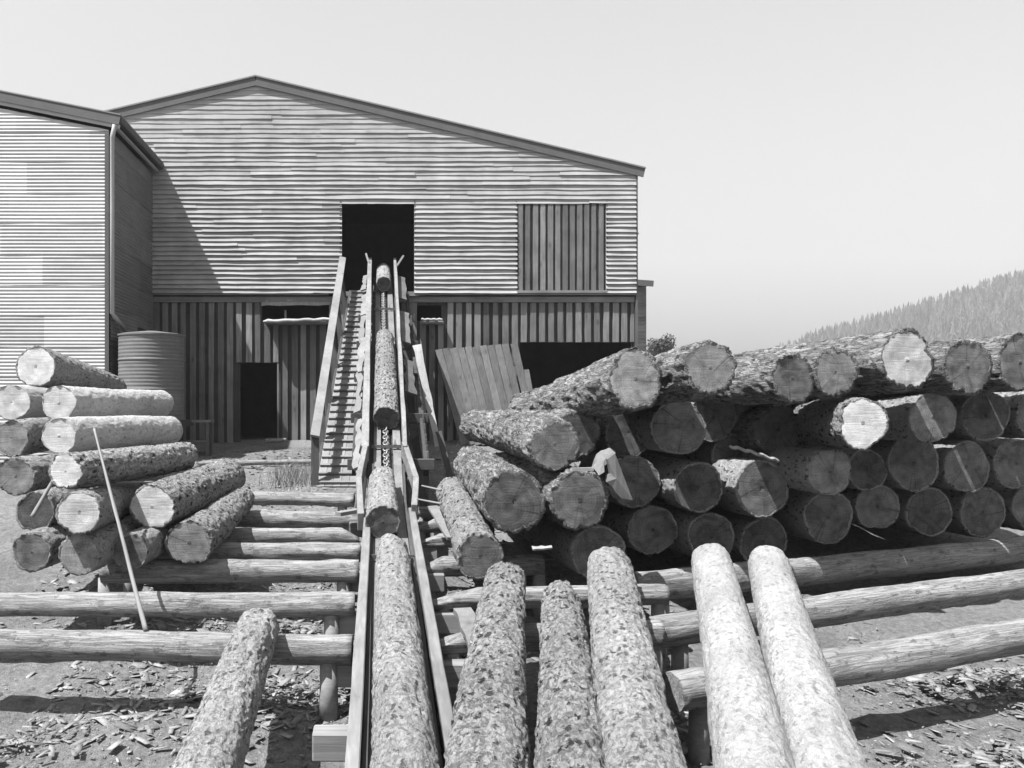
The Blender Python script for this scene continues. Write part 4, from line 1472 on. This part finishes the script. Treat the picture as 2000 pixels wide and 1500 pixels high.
chunk('upper_wedge', [(1158, 915), (1163, 899), (1167, 889), (1176, 882), (1186, 879), (1191, 876), (1202, 885), (1198, 892), (1189, 897), (1186, 906), (1178, 912), (1181, 921), (1170, 928), (1166, 921)], lambda u, v: 9.15 + (v - 925) * -.006, .07, -.3, 3)
chunk('split_face', [(1187, 896), (1201, 886), (1206, 898), (1213, 918), (1224, 946), (1236, 977), (1222, 974), (1214, 975), (1203, 962), (1196, 950), (1185, 940), (1188, 930), (1194, 925), (1190, 910)], lambda u, v: 9.16, .09, -.45, 5)
mb = MB()
mb.beam(P(1116, 917, 9.1), P(1158, 916, 9.15), .04, .035, (0, 0, 1), .2)
tag(mb.build('board_offcut', M['slab']), 'thin board offcut lying on the log below the splintered slab', 'board')
mb = MB()
nn = 12
pl = [P(1425 + 95 * i / nn, 872 + 28 * (i / nn) ** 1.2 + 2 * math.sin(i * 2.1), 9.85) for i in range(nn + 1)]
for i in range(nn):
    mb.beam(pl[i], pl[i + 1], .05, .02, (0, -.4, 1), .2)
tag(mb.build('bark_strip', M['chip']), 'curling bark strip caught above the log end with the sunlit rim', 'bark')
mb = MB()
mb.beam(P(846, 990, 11.0), P(878, 1052, 9.9), .12, .03, (0, -.5, 1), -.3, 8, .02, 3, w2=.06)
tag(mb.build('split_slab', M['slab']), 'pale split slab lying across the skid stubs right of the conveyor', 'slab')
mb = MB()
mb.beam(P(1040, 1072, 8.9), P(1078, 1069, 8.9), .06, .02, (0, -.4, 1), .0, 6, .02, 8)
tag(mb.build('wood_splinter', M['slab']), 'small pale splinter lying in the shade under the right pile', 'splinter')
mb = MB()
mb.beam(P(700, 1033 - 36, 12.2), P(660, 1012 - 8, 12.0), .14, .05, (0, 0, 1), .0, 3, .004, 3)
tag(mb.build('short_plank', M['timber_x']), 'short plank end lying on the skids beside the flared guard', 'plank')
mb = MB()
mb.beam(P(905, 1192, 7.9), P(935, 1268, 7.3), .16, .05, (0, -.3, 1), -.35, 6, .02, 12)
tag(mb.build('plank_offcut', M['slab']), 'broken plank offcut wedged beside the pitted front log', 'plank')
for i, (u0, v0, u1, v1, Yp, lab) in enumerate(((824, 949, 862, 957, 12.2, 'upper of two thin twigs sticking out above the skid stubs'), (815, 975, 862, 984, 11.6, 'lower of two thin twigs sticking out above the skid stubs'))):
    pole_mesh('twig', P(u0, v0, Yp), P(u1, v1, Yp - .4), .012, .014, M['pole_y'], lab, 'twig', None, 40 + i, 7, 10, knob=.002)

# ------------------------------------------------------------------ litter and grass
g = np.random.default_rng(5)
N = 16000
cx = np.concatenate([g.uniform(-4.5, 5.5, N * 3 // 4), g.uniform(-3, 0.2, N // 4)])
cy = np.concatenate([g.uniform(4.2, 22.5, N * 3 // 4), g.uniform(7, 13.5, N // 4)])
# heaps of stripped bark between the skids
hs = [(6.0, 8.1, .9, .3, 1500), (5.0, 6.6, .8, .3, 900), (2.6, 7.3, .5, .25, 600), (-1.2, 9.3, .7, .25, 900), (-.9, 7.9, .5, .2, 600), (-3.4, 6.9, .9, .3, 700), (-1.7, 20.6, .9, .5, 900), (.9, 10.5, .3, .3, 500), (8.2, 8.9, .8, .4, 700)]
mound = [np.zeros(len(cx))]
for (hx_, hy_, sx_, sy_, k_) in hs:
    ax_, ay_ = g.normal(0, 1, k_), g.normal(0, 1, k_)
    cx = np.concatenate([cx, hx_ + ax_ * sx_])
    cy = np.concatenate([cy, hy_ + ay_ * sy_])
    mound.append(.16 * np.exp(-(ax_ ** 2 + ay_ ** 2) / 2) * g.random(k_))
mound = np.concatenate(mound)
n = len(cx)
gp = np.stack([cx, cy, cx * 0], -1)
cz = ground_z(cy) + fbm(gp * .7, 3, 3) * .09 + fbm(gp * 4, 5, 2) * .035 + .012 + mound
ang = g.random(n) * PI
ln = .008 + .085 * g.random(n) ** 5
wd = ln * (.18 + .4 * g.random(n))
dx = np.stack([np.cos(ang), np.sin(ang), (g.random(n) - .5) * .7], -1)
dy = np.stack([-np.sin(ang), np.cos(ang), (g.random(n) - .5) * .7], -1)
c = np.stack([cx, cy, cz], -1)
A = c - dx * ln[:, None] - dy * wd[:, None] * .6
B = c + dx * ln[:, None] * .9 - dy * wd[:, None]
Cc = c + dx * ln[:, None] + dy * wd[:, None] * .7
D = c - dx * ln[:, None] * .8 + dy * wd[:, None]
up = np.array([0, 0, .006])
low = np.stack([A, B, Cc, D], 1)
hi = low + up
V = np.concatenate([low, hi], 1).reshape(-1, 3)
base = (np.arange(n) * 8)[:, None]
fq = np.concatenate([base + np.array(f) for f in ([4, 5, 6, 7], [0, 1, 5, 4], [1, 2, 6, 5], [2, 3, 7, 6], [3, 0, 4, 7])])
lt_ = mesh_np('bark_litter', V, fq, M['chip'], tone=np.repeat(g.uniform(-.35, .6, n), 8))
tag(lt_, 'scattered bark chips and splinters littering the yard earth', 'litter', kind='stuff')

N = 420
gx = g.normal(-1.72, .22, N)
gy = g.normal(17.6, .35, N)
gz = ground_z(gy)
h = .2 + .35 * g.random(N)
a = g.random(N) * 2 * PI
lean = g.normal(0, .14, (N, 2))
b0 = np.stack([gx - .006, gy, gz], -1)
b1 = np.stack([gx + .006, gy, gz], -1)
tp = np.stack([gx + lean[:, 0], gy + lean[:, 1], gz + h], -1)
V = np.stack([b0, b1, tp], 1).reshape(-1, 3)
gr = mesh_np('grass', V, np.arange(len(V)).reshape(-1, 3), M['grassm'])
tag(gr, 'wispy clump of dry grass at the foot of the cleated ramp', 'grass', kind='stuff')

# ------------------------------------------------------------------ air
hz = bpy.data.materials.new('haze')
hz.use_nodes = True
hn = hz.node_tree
hn.nodes.remove(hn.nodes['Principled BSDF'])
pv = hn.nodes.new('ShaderNodeVolumePrincipled')
pv.inputs['Color'].default_value = (.95, .95, .95, 1)
pv.inputs['Density'].default_value = .00042
hn.links.new(pv.outputs[0], hn.nodes['Material Output'].inputs['Volume'])
mb = MB()
mb.box(-300, 660, -60, 930, -4, 160)
tag(mb.build('haze', hz), kind='stuff')

# ------------------------------------------------------------------ light, sky, camera
sunv = Vector((-.46, -.28, 1)).normalized()
el = math.asin(sunv.z)
az = math.atan2(sunv.x, sunv.y)
w = bpy.data.worlds.new('World')
bpy.context.scene.world = w
w.use_nodes = True
nt = w.node_tree
sky = nt.nodes.new('ShaderNodeTexSky')
sky.sky_type = 'NISHITA'
sky.sun_disc = False
sky.sun_elevation = el
sky.sun_rotation = az
sky.dust_density = 1.8
sky.air_density = 2.3
# blue-sensitive black and white film sees the blue channel of the sky
bw = nt.nodes.new('ShaderNodeSeparateColor')
nt.links.new(sky.outputs[0], bw.inputs[0])
bg = nt.nodes['Background']
nt.links.new(bw.outputs[2], bg.inputs[0])
bg.inputs[1].default_value = .063
ld = bpy.data.lights.new('sun', 'SUN')
ld.energy = 5.0
ld.angle = math.radians(.5)
lo = bpy.data.objects.new('sun', ld)
lo.rotation_mode = 'QUATERNION'
lo.rotation_quaternion = (-sunv).to_track_quat('-Z', 'Y')
lo.location = (-20, -10, 40)
C.objects.link(lo)

cd = bpy.data.cameras.new('camera')
cd.sensor_width = 36
cd.lens = 36 * F / 2000
cd.shift_x = (1000 - CU) / 2000
cd.shift_y = -(750 - CV) / 2000
cd.clip_end = 8000
cam = bpy.data.objects.new('camera', cd)
cam.location = (0, 0, H)
cam.rotation_euler = (PI / 2, 0, 0)
C.objects.link(cam)
sc = bpy.context.scene
sc.camera = cam
sc.view_settings.view_transform = 'Standard'
sc.view_settings.look = 'None'
sc.view_settings.exposure = 1.3
sc.render.engine = 'CYCLES'
sc.cycles.diffuse_bounces = 2
sc.cycles.volume_bounces = 0
